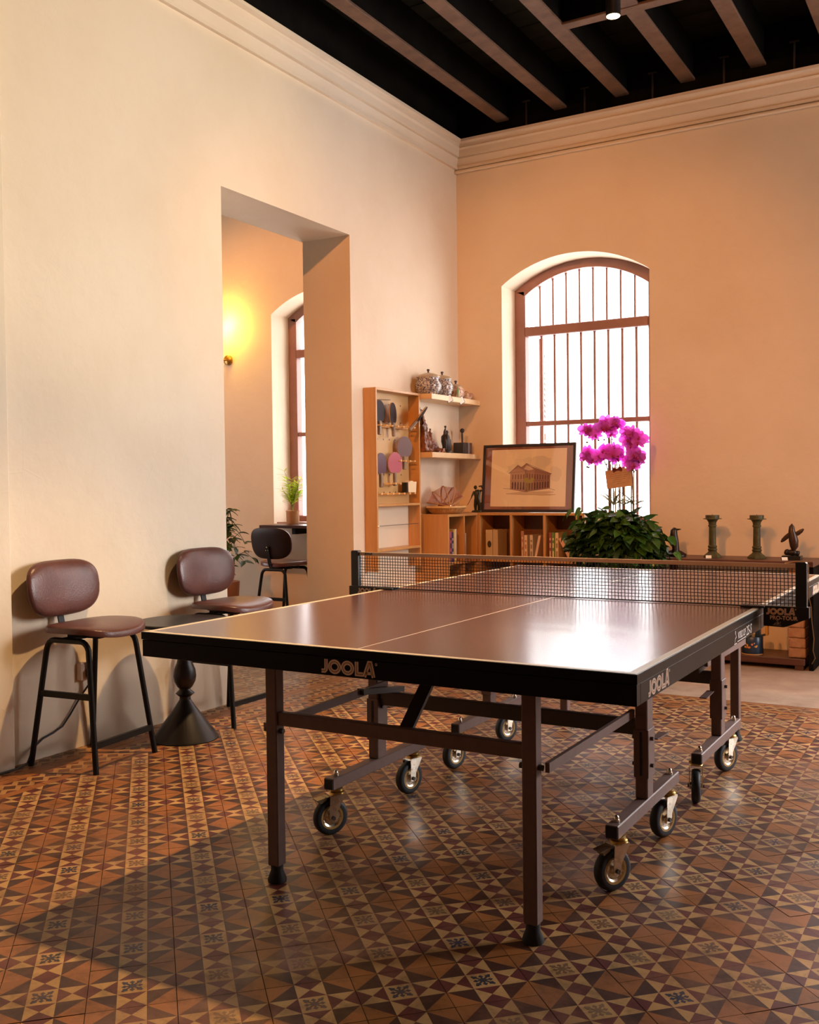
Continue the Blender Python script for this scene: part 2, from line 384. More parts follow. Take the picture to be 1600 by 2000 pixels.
# ---- ceiling boards and beams
ce = struct(MB().box(-6.6, 5.0, -5.2, YO, ZC+.025, ZC+.2).obj('ceiling', BLACKW), 'dark boarded ceiling on beams')
pm = MB().box(XW, XR, 0, .206, 0, .022, .003).mesh('ceiling_board', PLANK)
for i in range(44):
    o = link('ceiling_board', pm, ce); o.location = (0, YB-.21*(i+1), ZC+random.uniform(-.002, .002))
struct(MB().box(-6.3, XW-WT, -4.9, YB, ZC-.02, ZC+.02).obj('ceiling_far_room', BLACKW), 'dark ceiling of the adjoining room')
bx = [-1.03+.468*k for k in range(12)]
fl = MB().box(-.05, .05, -4.9, YB-.0, 3.955, 3.975, .003).mesh('flange', BEAMW)
wb = MB().box(-.036, .036, -4.9, YB-.0, 3.975, ZC).mesh('web', BLACKW)
for k, x in enumerate(bx):
    if x > 4.5: continue
    b = bpy.data.objects.new('trim_beam', None); COL.objects.link(b); b.location = (x, 0, 0); struct(b, 'dark ceiling beam with a brown lower edge')
    link('flange', fl, b); link('web', wb, b)
t = bpy.data.objects.new('trim_trimmer_beam', None); COL.objects.link(t); struct(t, 'short cross beam between the ceiling beams')
MB().box(-.045, 1.27, 3.55, 3.63, 3.950, 3.966, .003).obj('flange', BEAMW, t); MB().box(-.045, 1.27, 3.562, 3.618, 3.966, ZC).obj('web', BLACKW, t)
# small iron tie straps hanging at the beam ends
for x in (-.83, -.37, .13, .62, 1.07):
    o = MB().box(x-.006, x+.006, YB-.03, YB-.018, 3.88, 4.06, .001).box(x-.03, x+.03, YB-.03, YB-.018, 4.06, 4.07).obj('trim_wall_tie', mat('rusty_iron', (.035, .02, .013), .7, var=.4))
    struct(o)

# ---- floor: mortar bed, individual encaustic tiles, border tiles, bare cement
fl = struct(MB().box(-6.6, 5.0, -5.2, YO, -.12, -.006).obj('floor', MORTAR), 'patterned encaustic cement tile floor')
T = .2037; H = T/2; c3 = T/6
CREAM, MAROON, ORANGE, DARK = (.55, .33, .13), (.135, .030, .027), (.36, .135, .038), (.068, .025, .017)
FLOWERS = [(.035, .038, .075), (.20, .11, .055), (.045, .045, .06), (.25, .15, .08), (.16, .10, .075)]
def lerp(a, b, t): return tuple(x+(y-x)*t for x, y in zip(a, b))
def tile_polys(fcol, jit):
    """coloured polygons of one tile, centred on the origin"""
    J = lambda c: tuple(x*jit for x in c)
    P = []; a = c3; h = H-.0009
    P.append(([(-a, -a), (a, -a), (a, a), (-a, a)], J(CREAM)))
    for k in range(4):
        ca, sa = cos(k*pi/2), sin(k*pi/2); R = lambda p: (p[0]*ca-p[1]*sa, p[0]*sa+p[1]*ca)
        mx = (a+h)/2
        for tri, col in (([(a, -a), (mx, 0), (a, a)], MAROON), ([(h, -a), (h, a), (mx, 0)], MAROON), ([(a, -a), (h, -a), (mx, 0)], CREAM), ([(a, a), (mx, 0), (h, a)], CREAM)):
            P.append(([R(p) for p in tri], J(col)))
        P.append(([R(p) for p in [(a, a), (h, a), (a, h)]], J(DARK))); P.append(([R(p) for p in [(h, a), (h, h), (a, h)]], J(ORANGE)))
    fl = []
    for k in range(4):     # lobes of the stencilled flower
        for ang, l, w in ((k*pi/2, .82, .15), (k*pi/2+pi/4, 1.05, .17)):
            q = [(.12, -.09), (l*.55, -w*.55), (l*.66, -w*1.5), (l*.80, -w*.9), (l, -w*.5) if l > .9 else (l*.97, 0), (l, w*.5) if l > .9 else (l, .0), (l*.80, w*.9), (l*.66, w*1.5), (l*.55, w*.55), (.12, .09)]
            fl.append(([((p[0]*cos(ang)-p[1]*sin(ang))*a*.93, (p[0]*sin(ang)+p[1]*cos(ang))*a*.93) for p in q], fcol))
    fl.append((arc(0, 0, a*.3, 0, 2*pi*7/8, 7), fcol))
    return P, fl
def clip(poly, ax, lim, sgn):
    out = []
    for i in range(len(poly)):
        p, q = poly[i-1], poly[i]; dp, dq = sgn*(p[ax]-lim), sgn*(q[ax]-lim)
        if (dp >= 0) != (dq >= 0):
            t = dp/(dp-dq); out.append((p[0]+(q[0]-p[0])*t, p[1]+(q[1]-p[1])*t))
        if dq >= 0: out.append(q)
    return out
def tile_into(mb, polys, fl, X, Y, rot, z, body=True, bounds=None):
    ca, sa = cos(rot), sin(rot)
    def tf(poly):
        q = [(X+p[0]*ca-p[1]*sa, Y+p[0]*sa+p[1]*ca) for p in poly]
        if bounds:
            for ax, lim, sg in bounds:
                q = clip(q, ax, lim, sg)
                if len(q) < 3: return None
        return q
    for poly, c in polys:
        q = tf(poly)
        if q: mb.add([(p[0], p[1], z) for p in q], [tuple(range(len(q)))], 0, c)
    for i, (poly, c) in enumerate(fl):
        q = tf(poly)
        if q: mb.add([(p[0], p[1], z+.00025+.00002*i) for p in q], [tuple(range(len(q)))], 0, c)
    if body:
        h = H-.0009; b = .0016
        q0 = [(-h, -h), (h, -h), (h, h), (-h, h)]; q = tf(q0)
        if q:
            n = len(q); cx = sum(p[0] for p in q)/n; cy = sum(p[1] for p in q)/n
            lo = [(cx+(p[0]-cx)*1.004, cy+(p[1]-cy)*1.004, z-.0012) for p in q]
            vs = [(p[0], p[1], z) for p in q]+lo+[(p[0], p[1], -.0065) for p in lo]
            fs = []
            for i in range(n): j = (i+1) % n; fs += [(i, n+i, n+j, j), (n+i, 2*n+i, 2*n+j, n+j)]
            mb.add(vs, fs, 0, (.10, .055, .035))
def project(P):
    d = Vector(P)-CAM; z = d.dot(_f)
    return None if z < .2 else (800+FPX*d.dot(_r)/z, 1000-FPX*d.dot(_u)/z, z)
FX0, FY1 = -1.09, 3.19
s2 = T/sqrt(2); cand = []
for i in range(-60, 60):
    for j in range(-60, 60):
        X = (i+j)*s2+.004; Y = (j-i)*s2-.045
        if X < FX0-T*.7 or X > 4.6 or Y > FY1+T*.7 or Y < -3.2: continue
        p = project((X, Y, 0)); vis = p is not None and -60 < p[0] < 1660 and p[1] < 2070
        cand.append((p[2] if vis else 99+random.random(), X, Y, vis))
cand.sort(key=lambda c: c[0])
variants = []
for k in range(10):
    mb = MB(); P_, F_ = tile_polys(FLOWERS[k % 5], .86+.03*k); tile_into(mb, P_, F_, 0, 0, 0, 0); variants.append((mb.mesh('tile', TILE), P_, F_))
stuff = MB(); nobj = 0
for d, X, Y, vis in cand:
    bounds = []
    if X-T*.72 < FX0: bounds.append((0, FX0, 1))
    if Y+T*.72 > FY1: bounds.append((1, FY1, -1))
    k = random.randrange(10)
    if bounds:
        tile_into(stuff, variants[k][1], variants[k][2], X, Y, -pi/4+random.randrange(4)*pi/2, random.uniform(-.0006, .0003), True, bounds); continue
    if vis and nobj < 296:
        nobj += 1; o = link('tile', variants[k][0], fl); o.location = (X, Y, random.uniform(-.0007, .0003))
        o.rotation_euler = (random.gauss(0, .0018), random.gauss(0, .0018), -pi/4+random.randrange(4)*pi/2)
    else: tile_into(stuff, variants[k][1], variants[k][2], X, Y, -pi/4+random.randrange(4)*pi/2, random.uniform(-.0006, .0003))
# border tiles: a row of dark diamonds on cream between orange triangles
def border_polys():
    P = []; h = H-.0009; w = T/3
    P.append(([(-h, -h), (h, -h), (h, -h*.55), (-h, -h*.55)], ORANGE)); P.append(([(-h, h*.55), (h, h*.55), (h, h), (-h, h)], ORANGE))
    P.append(([(-h, -h*.55), (h, -h*.55), (h, h*.55), (-h, h*.55)], lerp(CREAM, ORANGE, .4)))
    D = []
    for k in range(3):
        c = -H+w*(k+.5); D.append(([(c-w*.47, 0), (c, -w*.47), (c+w*.47, 0), (c, w*.47)], lerp(DARK, ORANGE, .15)))
    for k in range(4):
        c = -H+w*k
        for sg in (-1, 1):
            D.append(([(max(-h, c-w*.42), sg*h*.55), (min(h, c+w*.42), sg*h*.55), (c if abs(c) < h else c*.98, sg*h*.30)], MAROON))
    return P, D
BP, BD = border_polys(); bm_ = MB()
for k in range(30):
    X = FX0+T*(k+.5)
    if X < 4.5: tile_into(bm_, BP, BD, X, FY1+H, 0, random.uniform(-.0006, .0002))
for k in range(42):
    Y = FY1-T*(k+.5)
    if Y > -3: tile_into(bm_, BP, BD, FX0-H, Y, pi/2, random.uniform(-.0006, .0002)); tile_into(bm_, BP, BD, FX0-1.5*T-.002, Y, pi/2, -.0004, True, [(0, XW-.02, 1)])
o = bm_.obj('border_tile_rows', TILE, fl); o['kind'] = 'stuff'
# the adjoining room: two-tone tiles laid square
for i in range(22):
    for j in range(32):
        X = XW-.1-T*i; Y = YB-.1-T*j
        if X > XW-.02-H and not (DY0 < Y < DY1) and X > XW-WT: pass
        k = random.randrange(10)
        if X > FX0-2*T-H and not (DY0-.1 < Y < DY1+.1): continue
        if j > 20 and i > 14: continue
        PP, FF = variants[k][1], variants[k][2]
        tile_into(stuff, [(p, lerp(c, (.36, .24, .15), .45)) for p, c in PP], [], X, Y, 0, random.uniform(-.0006, .0002), False)
o = stuff.obj('distant_tiles', TILE, fl); o['kind'] = 'stuff'
o = MB().box(XW, XR, FY1+T+.003, YB, -.006, .0, 0).obj('cement_screed', CEMENT, fl)
MB().box(FX0-2.5*T, FX0, FY1, FY1+T+.003, -.006, -.0006).obj('cement_patch', CEMENT, fl)

# ---- windows: arched frames, transoms, bars, panes, open shutters
def window(num, x0, x1, SILL, label):
    w = bpy.data.objects.new('window_%d' % num, None); COL.objects.link(w); struct(w, label)
    y0, y1 = YB+.245, YB+.325; fw = .085
    w.location = ((x0+x1)/2, y0, SILL)
    def O(mb, name, mt, sm=None, par=None):
        mb.tr(Matrix.Translation((-(x0+x1)/2, -y0, -SILL))); return mb.obj(name, mt, par or w, sm)
    for xa in (x0, x1-fw): O(MB().box(xa, xa+fw, y0, y1, SILL+.058, SPR-.005, .006), 'jamb', MAUVE)
    n = 24; vs = []
    for i in range(n+1):
        x = x0+(x1-x0)*i/n; xi = x0+fw+(x1-x0-2*fw)*i/n
        zo = arch_z(x, x0, x1, SPR, RISE)-.002; zi = arch_z(xi, x0+fw, x1-fw, SPR-.045, RISE-.02)
        vs += [(x, y0, zo), (xi, y0, zi), (x, y1, zo), (xi, y1, zi)]
    fs = []
    for i in range(n):
        a, b = 4*i, 4*i+4; fs += [(a, a+1, b+1, b), (a+2, b+2, b+3, a+3), (a+1, a+3, b+3, b+1), (a, b, b+2, a+2)]
    O(MB().add(vs, fs), 'arch_head', MAUVE, 30)
    O(MB().box(x0+fw, x1-fw, y0-.006, y1, 2.352, 2.425, .006), 'transom', MAUVE)
    O(MB().box(x0+fw, x1-fw, y0+.01, y1, 1.652, 1.688, .004), 'middle_rail', MAUVE)
    O(MB().box(x0+fw-.002, x1-fw+.002, y0, y1, SILL, SILL+.062, .006), 'bottom_rail', MAUVE)
    nb = 9; bars = [x0+fw+.118+.1085*k for k in range(nb)]
    for x in bars:
        if x > x1-fw-.01: continue
        O(MB().tube([(x, y1-.03, SILL+.058), (x, y1-.03, 2.352)], .0105, 8), 'bar', MAUVE, 40)
        zt = arch_z(x, x0+fw, x1-fw, SPR-.045, RISE-.02)+.01
        O(MB().tube([(x-.01, y1-.03, 2.42), (x-.01, y1-.03, zt)], .0085, 8), 'bar', MAUVE, 40)
    O(MB().box(x0+.02, x1-.02, YB+.01, y0+.02, SILL-.02, SILL+.012, .004), 'sill_board', MAUVE)
    G = MATS.get('window_glass') or sheer('window_glass', (1, 1, 1), .04, .02)
    O(MB().box(x0+fw, x1-fw, y1-.012, y1-.009, 1.688, 2.352), 'pane', G); O(MB().box(x0+fw, x1-fw, y1-.012, y1-.009, SILL+.062, 1.652), 'pane', G)
    # shutter folded outward at the left jamb
    sx = x0+fw+.05
    sh = MB(); sy0, sy1 = YO+.03, YO+.56
    for z0, z1 in ((SILL+.02, SILL+.12), (1.62, 1.70), (2.28, 2.36)): sh.box(sx-.02, sx+.015, sy0+.06, sy1-.06, z0, z1, .003)
    for ya in (sy0, sy1-.06): sh.box(sx-.02, sx+.015, ya, ya+.06, SILL+.02, 2.36, .003)
    HG = Matrix.Translation((sx, sy0, 0)) @ Matrix.Rotation(radians(21), 4, 'Z') @ Matrix.Translation((-sx, -sy0, 0))
    sh.tr(HG); sh = O(sh, 'shutter', MAUVE)
    k = 0; z = SILL+.14
    sl = MB().box(-.022, .022, 0, sy1-sy0-.12, -.004, .004).mesh('slat', MAUVE)
    while z < 2.26:
        if not 1.60 < z < 1.72:
            s = link('slat', sl, sh); c = HG @ Vector((sx-.003, sy0+.06, z)); s.location = (c.x-(x0+x1)/2, c.y-y0, z-SILL); s.rotation_euler = (0, radians(38), radians(21))
        z += .045
    return w
window(1, *WINS[1], SILLS[1], 'arched window with mauve frame and vertical bars behind the orchid')
window(2, *WINS[0], SILLS[0], 'arched window of the adjoining room seen through the doorway')
window(3, *WINS[2], SILLS[2], 'arched window with mauve frame further along the back wall')

# ================================================================== TABLE TENNIS TABLE
TW, TL = 1.525, 2.74
tbl = thing('table_tennis_table', 'dark table tennis table on a steel roller frame with wheels', 'table', (TW/2, TL/2, 0))
TI = Matrix.Translation((-TW/2, -TL/2, 0)); TR = Matrix.Rotation(pi, 4, 'Z')
def JOOLA(mb_out, P, h, mb_in=None):
    """lettering strokes, origin at lower left, height h; returns width"""
    w = .30*h; x = 0
    def S(path, closed=False):
        mb_out.stroke([(px*h+x, py*h) for px, py in path], w, P, closed)
        if mb_in is not None: mb_in.stroke([(px*h+x, py*h) for px, py in path], .035*h, lambda a, b: P(a, b, .0004), closed)
    S([(.42, 1.0), (.42, .42), (.40, .26), (.30, .16), (.02, .15)]); x += .60*h
    for _ in range(2):
        S([(.54+.40*cos(a*pi/14), .5+.36*sin(a*pi/14)) for a in range(28)], True); x += 1.09*h
    S([(.20, 1.0), (.20, .15), (.72, .15)]); x += .68*h
    S([(.14, 0), (.52, .98), (.66, .98), (.90, 0)]); 
    mb_out.stroke([(.30*h+x, .26*h), (.76*h+x, .26*h)], .2*h, P)
    x += 1.08*h
    mb_out.stroke([(x+.03*h+.075*h*cos(a*pi/6), .92*h+.075*h*sin(a*pi/6)) for a in range(12)], .045*h, P, True)
    return x
def text_mesh(txt, size, P, shear=0., bold=0., sx=1.):
    cu = bpy.data.curves.new('t', 'FONT'); cu.body = txt; cu.size = size; cu.shear = shear; cu.offset = bold; cu.resolution_u = 3
    o = bpy.data.objects.new('t', cu); COL.objects.link(o)
    dg = bpy.context.evaluated_depsgraph_get(); me = bpy.data.meshes.new_from_object(o.evaluated_get(dg))
    mb = MB(); mb.add([P(v.co.x*sx, v.co.y) for v in me.vertices], [tuple(p.vertices) for p in me.polygons])
    bpy.data.objects.remove(o); bpy.data.curves.remove(cu); bpy.data.meshes.remove(me); return mb
INLINE = APRON
def half(far):
    B = (TR @ TI) if far else TI
    def O(mb, name, mt, par=tbl, sm=None, label=None):
        mb.tr(B); return mb.obj(name, mt, par, sm, label)
    y1 = TL/2-.002
    top = O(MB().box(.006, TW-.006, .006, y1, .736, .7594, .001), 'tabletop', BLUE, label='dark matt playing surface of one half')
    e = .0006
    for x0, x1, ya, yb in ((.004, .024, .004, y1), (TW-.024, TW-.004, .004, y1), (.0241, TW-.0241, .004, .024)):
        O(MB().box(x0, x1, ya, yb, .7585, .7600, .0003), 'boundary_line', LINE, top)
    O(MB().box(TW/2-.0015, TW/2+.0015, .0242, y1, .7590, .7598), 'centre_line', LINE, top)
    # apron: upper edge band and lower steel skirt
    m = MB()
    m.box(0, TW, 0, .0058, .737, .7592, .0003); m.box(0, .0058, .0058, y1, .737, .7592, .0003); m.box(TW-.0058, TW, .0058, y1, .737, .7592, .0003)
    O(m, 'edge_band', APRON)
    m = MB()
    m.box(.002, TW-.002, .002, .030, .686, .7355, .0012); m.box(.002, .030, .030, y1, .686, .7355, .0012); m.box(TW-.030, TW-.002, .030, y1, .686, .7355, .0012)
    ap = O(m, 'apron', APRON)
    def lett(Pf, h=.038):
        a, b = MB(), MB(); JOOLA(a, Pf, h, b); O(a, 'lettering', LETTER, ap); O(b, 'lettering_inline', INLINE, ap)
    lett(lambda x, y, d=0: (.660+x, .0015-d, .6915+y))
    lett(lambda x, y, d=0: (TW-.0015+d, .088+x, .6915+y)); lett(lambda x, y, d=0: (.0015-d, .252-x, .6915+y))
    if not far:
        tm = text_mesh('25-S', .043, lambda x, y: (TW-.0012, 1.135+x, .6945+y), .15, .0002, 1.05); O(tm, 'lettering', LETTERW, ap)
        tm = text_mesh('WORLD CUP', .030, lambda x, y: (TW-.0012, 1.015+x*.62, .7000+y), .12, .0006); O(tm, 'lettering', LETTERW, ap)
        m = MB(); Pf = lambda x, y: (TW-.0012, x, y)
        m.stroke([(1.008, .693), (1.13, .693)], .003, Pf); m.stroke([(.965, .690), (.998, .690)], .003, Pf)
        m.stroke([(.972, .694), (.98, .706), (.992, .709), (.986, .718)], .0035, Pf); m.stroke([(.982+.004*cos(a*pi/4), .724+.004*sin(a*pi/4)) for a in range(8)], .003, Pf, True)
        O(m, 'emblem', LETTERW, ap)
    # outer legs with rubber feet
    for lx in (.7625-.418, .7625+.418):
        lg = O(MB().box(lx-.02, lx+.02, .18, .22, .05, .70, .003), 'leg', STEEL)
        O(MB().lathe([(.028, .0), (.029, .008), (.019, .034), (.019, .052)], (lx, .2, 0), 16), 'rubber_foot', RUBBER, lg, 40)
        for xa, xb in ((.02, .032), (-.033, -.02)): O(MB().tube([(lx+xa, .2, .458), (lx+xb, .2, .458)], .008, 8), 'bolt', STEELD, lg, 40)
    O(MB().box(.7625-.398, .7625+.398, .188, .212, .477, .517, .002), 'leg_crossbar', STEEL)
    # side braces, one with a handle tube, and the centre strut
    O(MB().bar((1.222, .205, .459), (1.222, .905, .459), .012, .026), 'side_brace', STEEL); O(MB().bar((.303, .205, .462), (.303, .905, .470), .012, .026), 'side_brace', STEEL)
    O(MB().bar((.312, .72, .476), (.332, .96, .446), .03, .02), 'brace_handle', STEELD)
    O(MB().bar((.80, .206, .51), (.762, .50, .690), .04, .012), 'centre_strut', STEELD)
    # wheeled carriages
    for s, cx in ((0, .255), (1, 1.255)):
        rl = O(MB().box(cx-.02, cx+.02, .60, 1.245, .155, .195, .003), 'base_rail', STEEL)
        for ya in (.5985, 1.241): O(MB().box(cx-.0165, cx+.0165, ya, ya+.0055, .1585, .1915), 'end_cap', RUBBER, rl)
        for y in (.645, 1.20): O(MB().lathe([(.011, .0), (.011, .007), (.008, .007), (.0075, .014), (.004, .018), (1e-5, .019)], (cx, y, .1955), 10), 'cap_nut', CHROME, rl, 40)
        ps = O(MB().box(cx-.02, cx+.02, .885, .945, .195, .69, .003), 'post', STEEL)
        O(MB().box(cx-.024, cx+.024, .881, .949, .262, .415, .002), 'sleeve', STEEL, ps)
        O(MB().box(cx-.0035, cx+.0035, .879, .8812, .27, .408), 'slot', PLASTIC, ps)
        for z in (.30, .385): O(MB().tube([(cx-.034, .905, z), (cx+.034, .905, z)], .0065, 6), 'bolt', STEELD, ps)
        sg = 1
        O(MB().bar((cx+.018, .955, .372), (cx+.018, 1.075, .366), .028, .004), 'latch_plate', STEEL)
        O(MB().box(cx-.012, cx+.022, .80, 1.33, .676, .688, .001), 'top_plate', STEEL)
        O(MB().bar((cx+.016, 1.15, .684), (cx+.016, 1.33, .684), .006, .03), 'top_bracket', STEEL)
    O(MB().box(.275, 1.235, .897, .921, .392, .442, .002), 'carriage_crossbar', STEELD)
    O(MB().tube([(1.11, .93, .60), (1.16, .93, .60)], .012, 8).tube([(1.10, .93, .60), (1.11, .93, .60)], .022, 8), 'clamp_knob', PLASTIC)
half(False); half(True)

def caster(x, y, ang, brake, trail=.026):
    """wheel with normal at angle ang (deg); trails opposite its rolling direction"""
    root = bpy.data.objects.new('caster', None); COL.objects.link(root); root.parent = tbl
    root.location = (x-TW/2, y-TL/2, 0); root.rotation_euler = (0, 0, radians(ang))      # local +X = wheel axle
    r = .0625; wz = r; sy = trail                                                        # swivel stands at +Y of the wheel
    def ring(prof, seg=28):                                                               # lathe about the axle (local X)
        mb = MB().lathe(prof, (0, 0, 0), seg); return mb.tr(Matrix.Translation((0, 0, wz)) @ Matrix.Rotation(pi/2, 4, 'Y'))
    ring([(.040, -.0155), (.052, -.0165), (.059, -.013), (.0625, -.006), (.0625, .006), (.059, .013), (.052, .0165), (.040, .0155), (.040, -.0155)]).obj('tyre', TYRE, root, 50)
    ring([(.034, -.0150), (.041, -.0160), (.041, .0160), (.034, .0150), (.034, -.0150)]).obj('wheel_ring', BRASS, root, 40)
    ring([(.006, -.022), (.012, -.020), (.016, -.012), (.028, -.010), (.035, -.014), (.035, .014), (.028, .010), (.016, .012), (.012, .020), (.006, .022)]).obj('hub', CHROME, root, 30)
    fk = MB()
    for sx in (-1, 1):
        poly = [(-.013, wz-.010), (.013, wz-.010), (.015, wz+.02), (sy+.020, .132), (sy+.020, .139), (-.010, .139), (-.012, wz+.05)]
        fk.prism(poly, 0, sx*.023-.0015, sx*.023+.0015)
    fk.box(-.0245, .0245, -.008, sy+.020, .136, .1395)
    fk = fk.obj('fork', CHROME, root)
    MB().lathe([(.026, .0), (.026, .006), (.021, .009), (.021, .0155)], (0, sy, .1395), 18).obj('swivel', mat('brass_plate', (.55, .36, .10), .3, metal=1), root, 40)
    ring([(.0075, -.030), (.0075, .030)], 6).obj('axle_bolt', STEELD, root)
    if brake:
        MB().bar((0, .004, .136), (0, -.056, .126), .036, .004).bar((0, -.02, .130), (0, -.045, .118), .03, .012).obj('brake_pedal', mat('dark_zinc', (.20, .15, .10), .4, metal=.6), root)
# positions are the wheel contact points measured on the floor
for a in [(.253, .612, -30, 1), (.258, 1.134, -15, 0), (.252, 1.520, -15, 0), (.253, 2.035, -20, 0), (1.250, .618, -30, 1), (1.253, 1.130, -20, 0), (1.255, 1.545, 14, 0), (1.257, 2.011, -25, 1)]:
    caster(*a)

# ------------------------------------------------------------------ net set
net = thing('table_tennis_net', 'black table tennis net with tan top tape clamped across the table', 'net', (TW/2, TL/2, .76))
NI = Matrix.Translation((-TW/2, -TL/2, -.76))
def ON(mb, name, mt, par=net, sm=None, label=None): mb.tr(NI); return mb.obj(name, mt, par, sm, label)
nx0, nx1 = -.112, TW+.112; yn = TL/2
mb = MB(); nv = int((nx1-nx0)/.0125); nzs = 11
def sag(x, z): return .0018*noise.noise((x*9, z*30, 1.3))
for i in range(nv+1):
    x = nx0+(nx1-nx0)*i/nv; pts = []
    for k in range(nzs+1):
        z = .7645+(.8985-.7645)*k/nzs; pts.append((x+.0016*noise.noise((x*14, z*38, 4.)), yn+sag(x, z), z))
    mb.tube(pts, .0014, 4, False)
for k in range(nzs):
    z = .7645+(.8985-.7645)*k/nzs
    mb.tube([(nx0+(nx1-nx0)*i/60, yn+sag(nx0+(nx1-nx0)*i/60, z), z+.0008*noise.noise((i*.7, k*3., 0))) for i in range(61)], .0012, 4, False)
ON(mb, 'netting', NETM)
mb = MB(); mb.box(nx0, nx1, yn-.003, yn+.003, .8975, .9125, .001); tp = ON(mb, 'top_tape', TAPE)
mb = MB(); mb.box(nx0, nx1, yn-.0025, yn+.0025, .7612, .7655, .0008); ON(mb, 'bottom_tape', NETM)
a = MB(); JOOLA(a, lambda x, y, d=0: (-.085+x, yn-.0034-d, .9010+y), .0085); ON(a, 'lettering', PLASTIC, tp)
for sx in (0, 1):
    xf = (lambda x: x) if sx else (lambda x: TW-x)
    pr = [(1.637, .770), (1.672, .770), (1.672, .915), (1.668, .9185), (1.641, .9185), (1.637, .915)]
    mb = MB(); mb.prism([(z, xf(x)) for x, z in pr], 1, yn-.013, yn+.013); ON(mb, 'post', PLASTIC)
    arm = [(1.46, .7685), (1.680, .7685), (1.680, .732), (1.612, .702), (1.600, .6985), (1.535, .7005), (1.535, .7615), (1.46, .7615)]
    mb = MB(); mb.prism([(z, xf(x)) for x, z in arm], 1, yn-.018, yn+.016); br = ON(mb, 'bracket', PLASTIC)
    mb = MB(); mb.box(min(xf(1.46), xf(1.54)), max(xf(1.46), xf(1.54)), yn-.03, yn+.03, .7612, .768, .001); ON(mb, 'clamp_pad', PLASTIC, br)
    x0 = 1.5435 if sx else -.112
    a, b = MB(), MB(); JOOLA(a, lambda x, y, d=0: (x0+x*.92, yn-.0184-d, .7395+y), .0225, b); ON(a, 'lettering', LETTER, br); ON(b, 'lettering_inline', PLASTIC, br)
    if sx:
        tm = text_mesh('PRO-TOUR', .0185, lambda x, y: (1.5555+x*.96, yn-.0184, .7235+y), 0, .0005); ON(tm, 'lettering', LETTER, br)
        m = MB(); Pf = lambda x, y: (x, yn-.0184, y)
        m.stroke([(1.566, .7055), (1.592, .7055)], .0012, Pf); m.stroke([(1.570, .7085), (1.577, .7125), (1.584, .7110), (1.582, .7165)], .0015, Pf); m.stroke([(1.578, .7085), (1.588, .7115), (1.590, .7165)], .0012, Pf)
        m.stroke([(1.5795+.0022*cos(a*pi/4), .7195+.0022*sin(a*pi/4)) for a in range(8)], .001, Pf, True); ON(m, 'emblem', LETTER, br)
ON(MB().tube([(1.60, yn+.004, .9135), (1.64, yn+.002, .921), (1.668, yn+.004, .919), (1.6745, yn+.010, .908), (1.6755, yn+.012, .80), (1.682, yn+.018, .765), (1.684, yn+.015, .72), (1.690, yn+.02, .66), (1.687, yn+.02, .62), (1.694, yn+.02, .595), (1.683, yn+.02, .575)], .0016, 6), 'cord', CORD, net, 40, 'thin yellow cord hanging from the net post')

# ================================================================== STOOLS AND ROUND TABLE
def pad(nu, nr, outline, top, bot, mb=None):
    """closed cushion: outline(a)->(x,y); top/bot(r, x, y)->z"""
    mb = mb or MB(); vs = []; fs = []
    for side in (0, 1):
        o = len(vs); x0 = [0, 0]
        for j in range(nr+1):
            r = sin(pi/2*j/nr)
            for k in range(nu):
                x, y = outline(2*pi*k/nu); x *= r; y *= r; vs.append((x, y, (bot if side else top)(r, x, y)))
        for j in range(nr):
            for k in range(nu):
                k2 = (k+1) % nu; q = (o+j*nu+k, o+(j+1)*nu+k, o+(j+1)*nu+k2, o+j*nu+k2); fs.append(q[::-1] if side else q)
    o2 = (nr+1)*nu
    for k in range(nu):
        k2 = (k+1) % nu; fs.append((nr*nu+k, o2+nr*nu+k, o2+nr*nu+k2, nr*nu+k2))
    return mb.add(vs, fs)
def sgnp(v, p): return math.copysign(abs(v)**p, v)
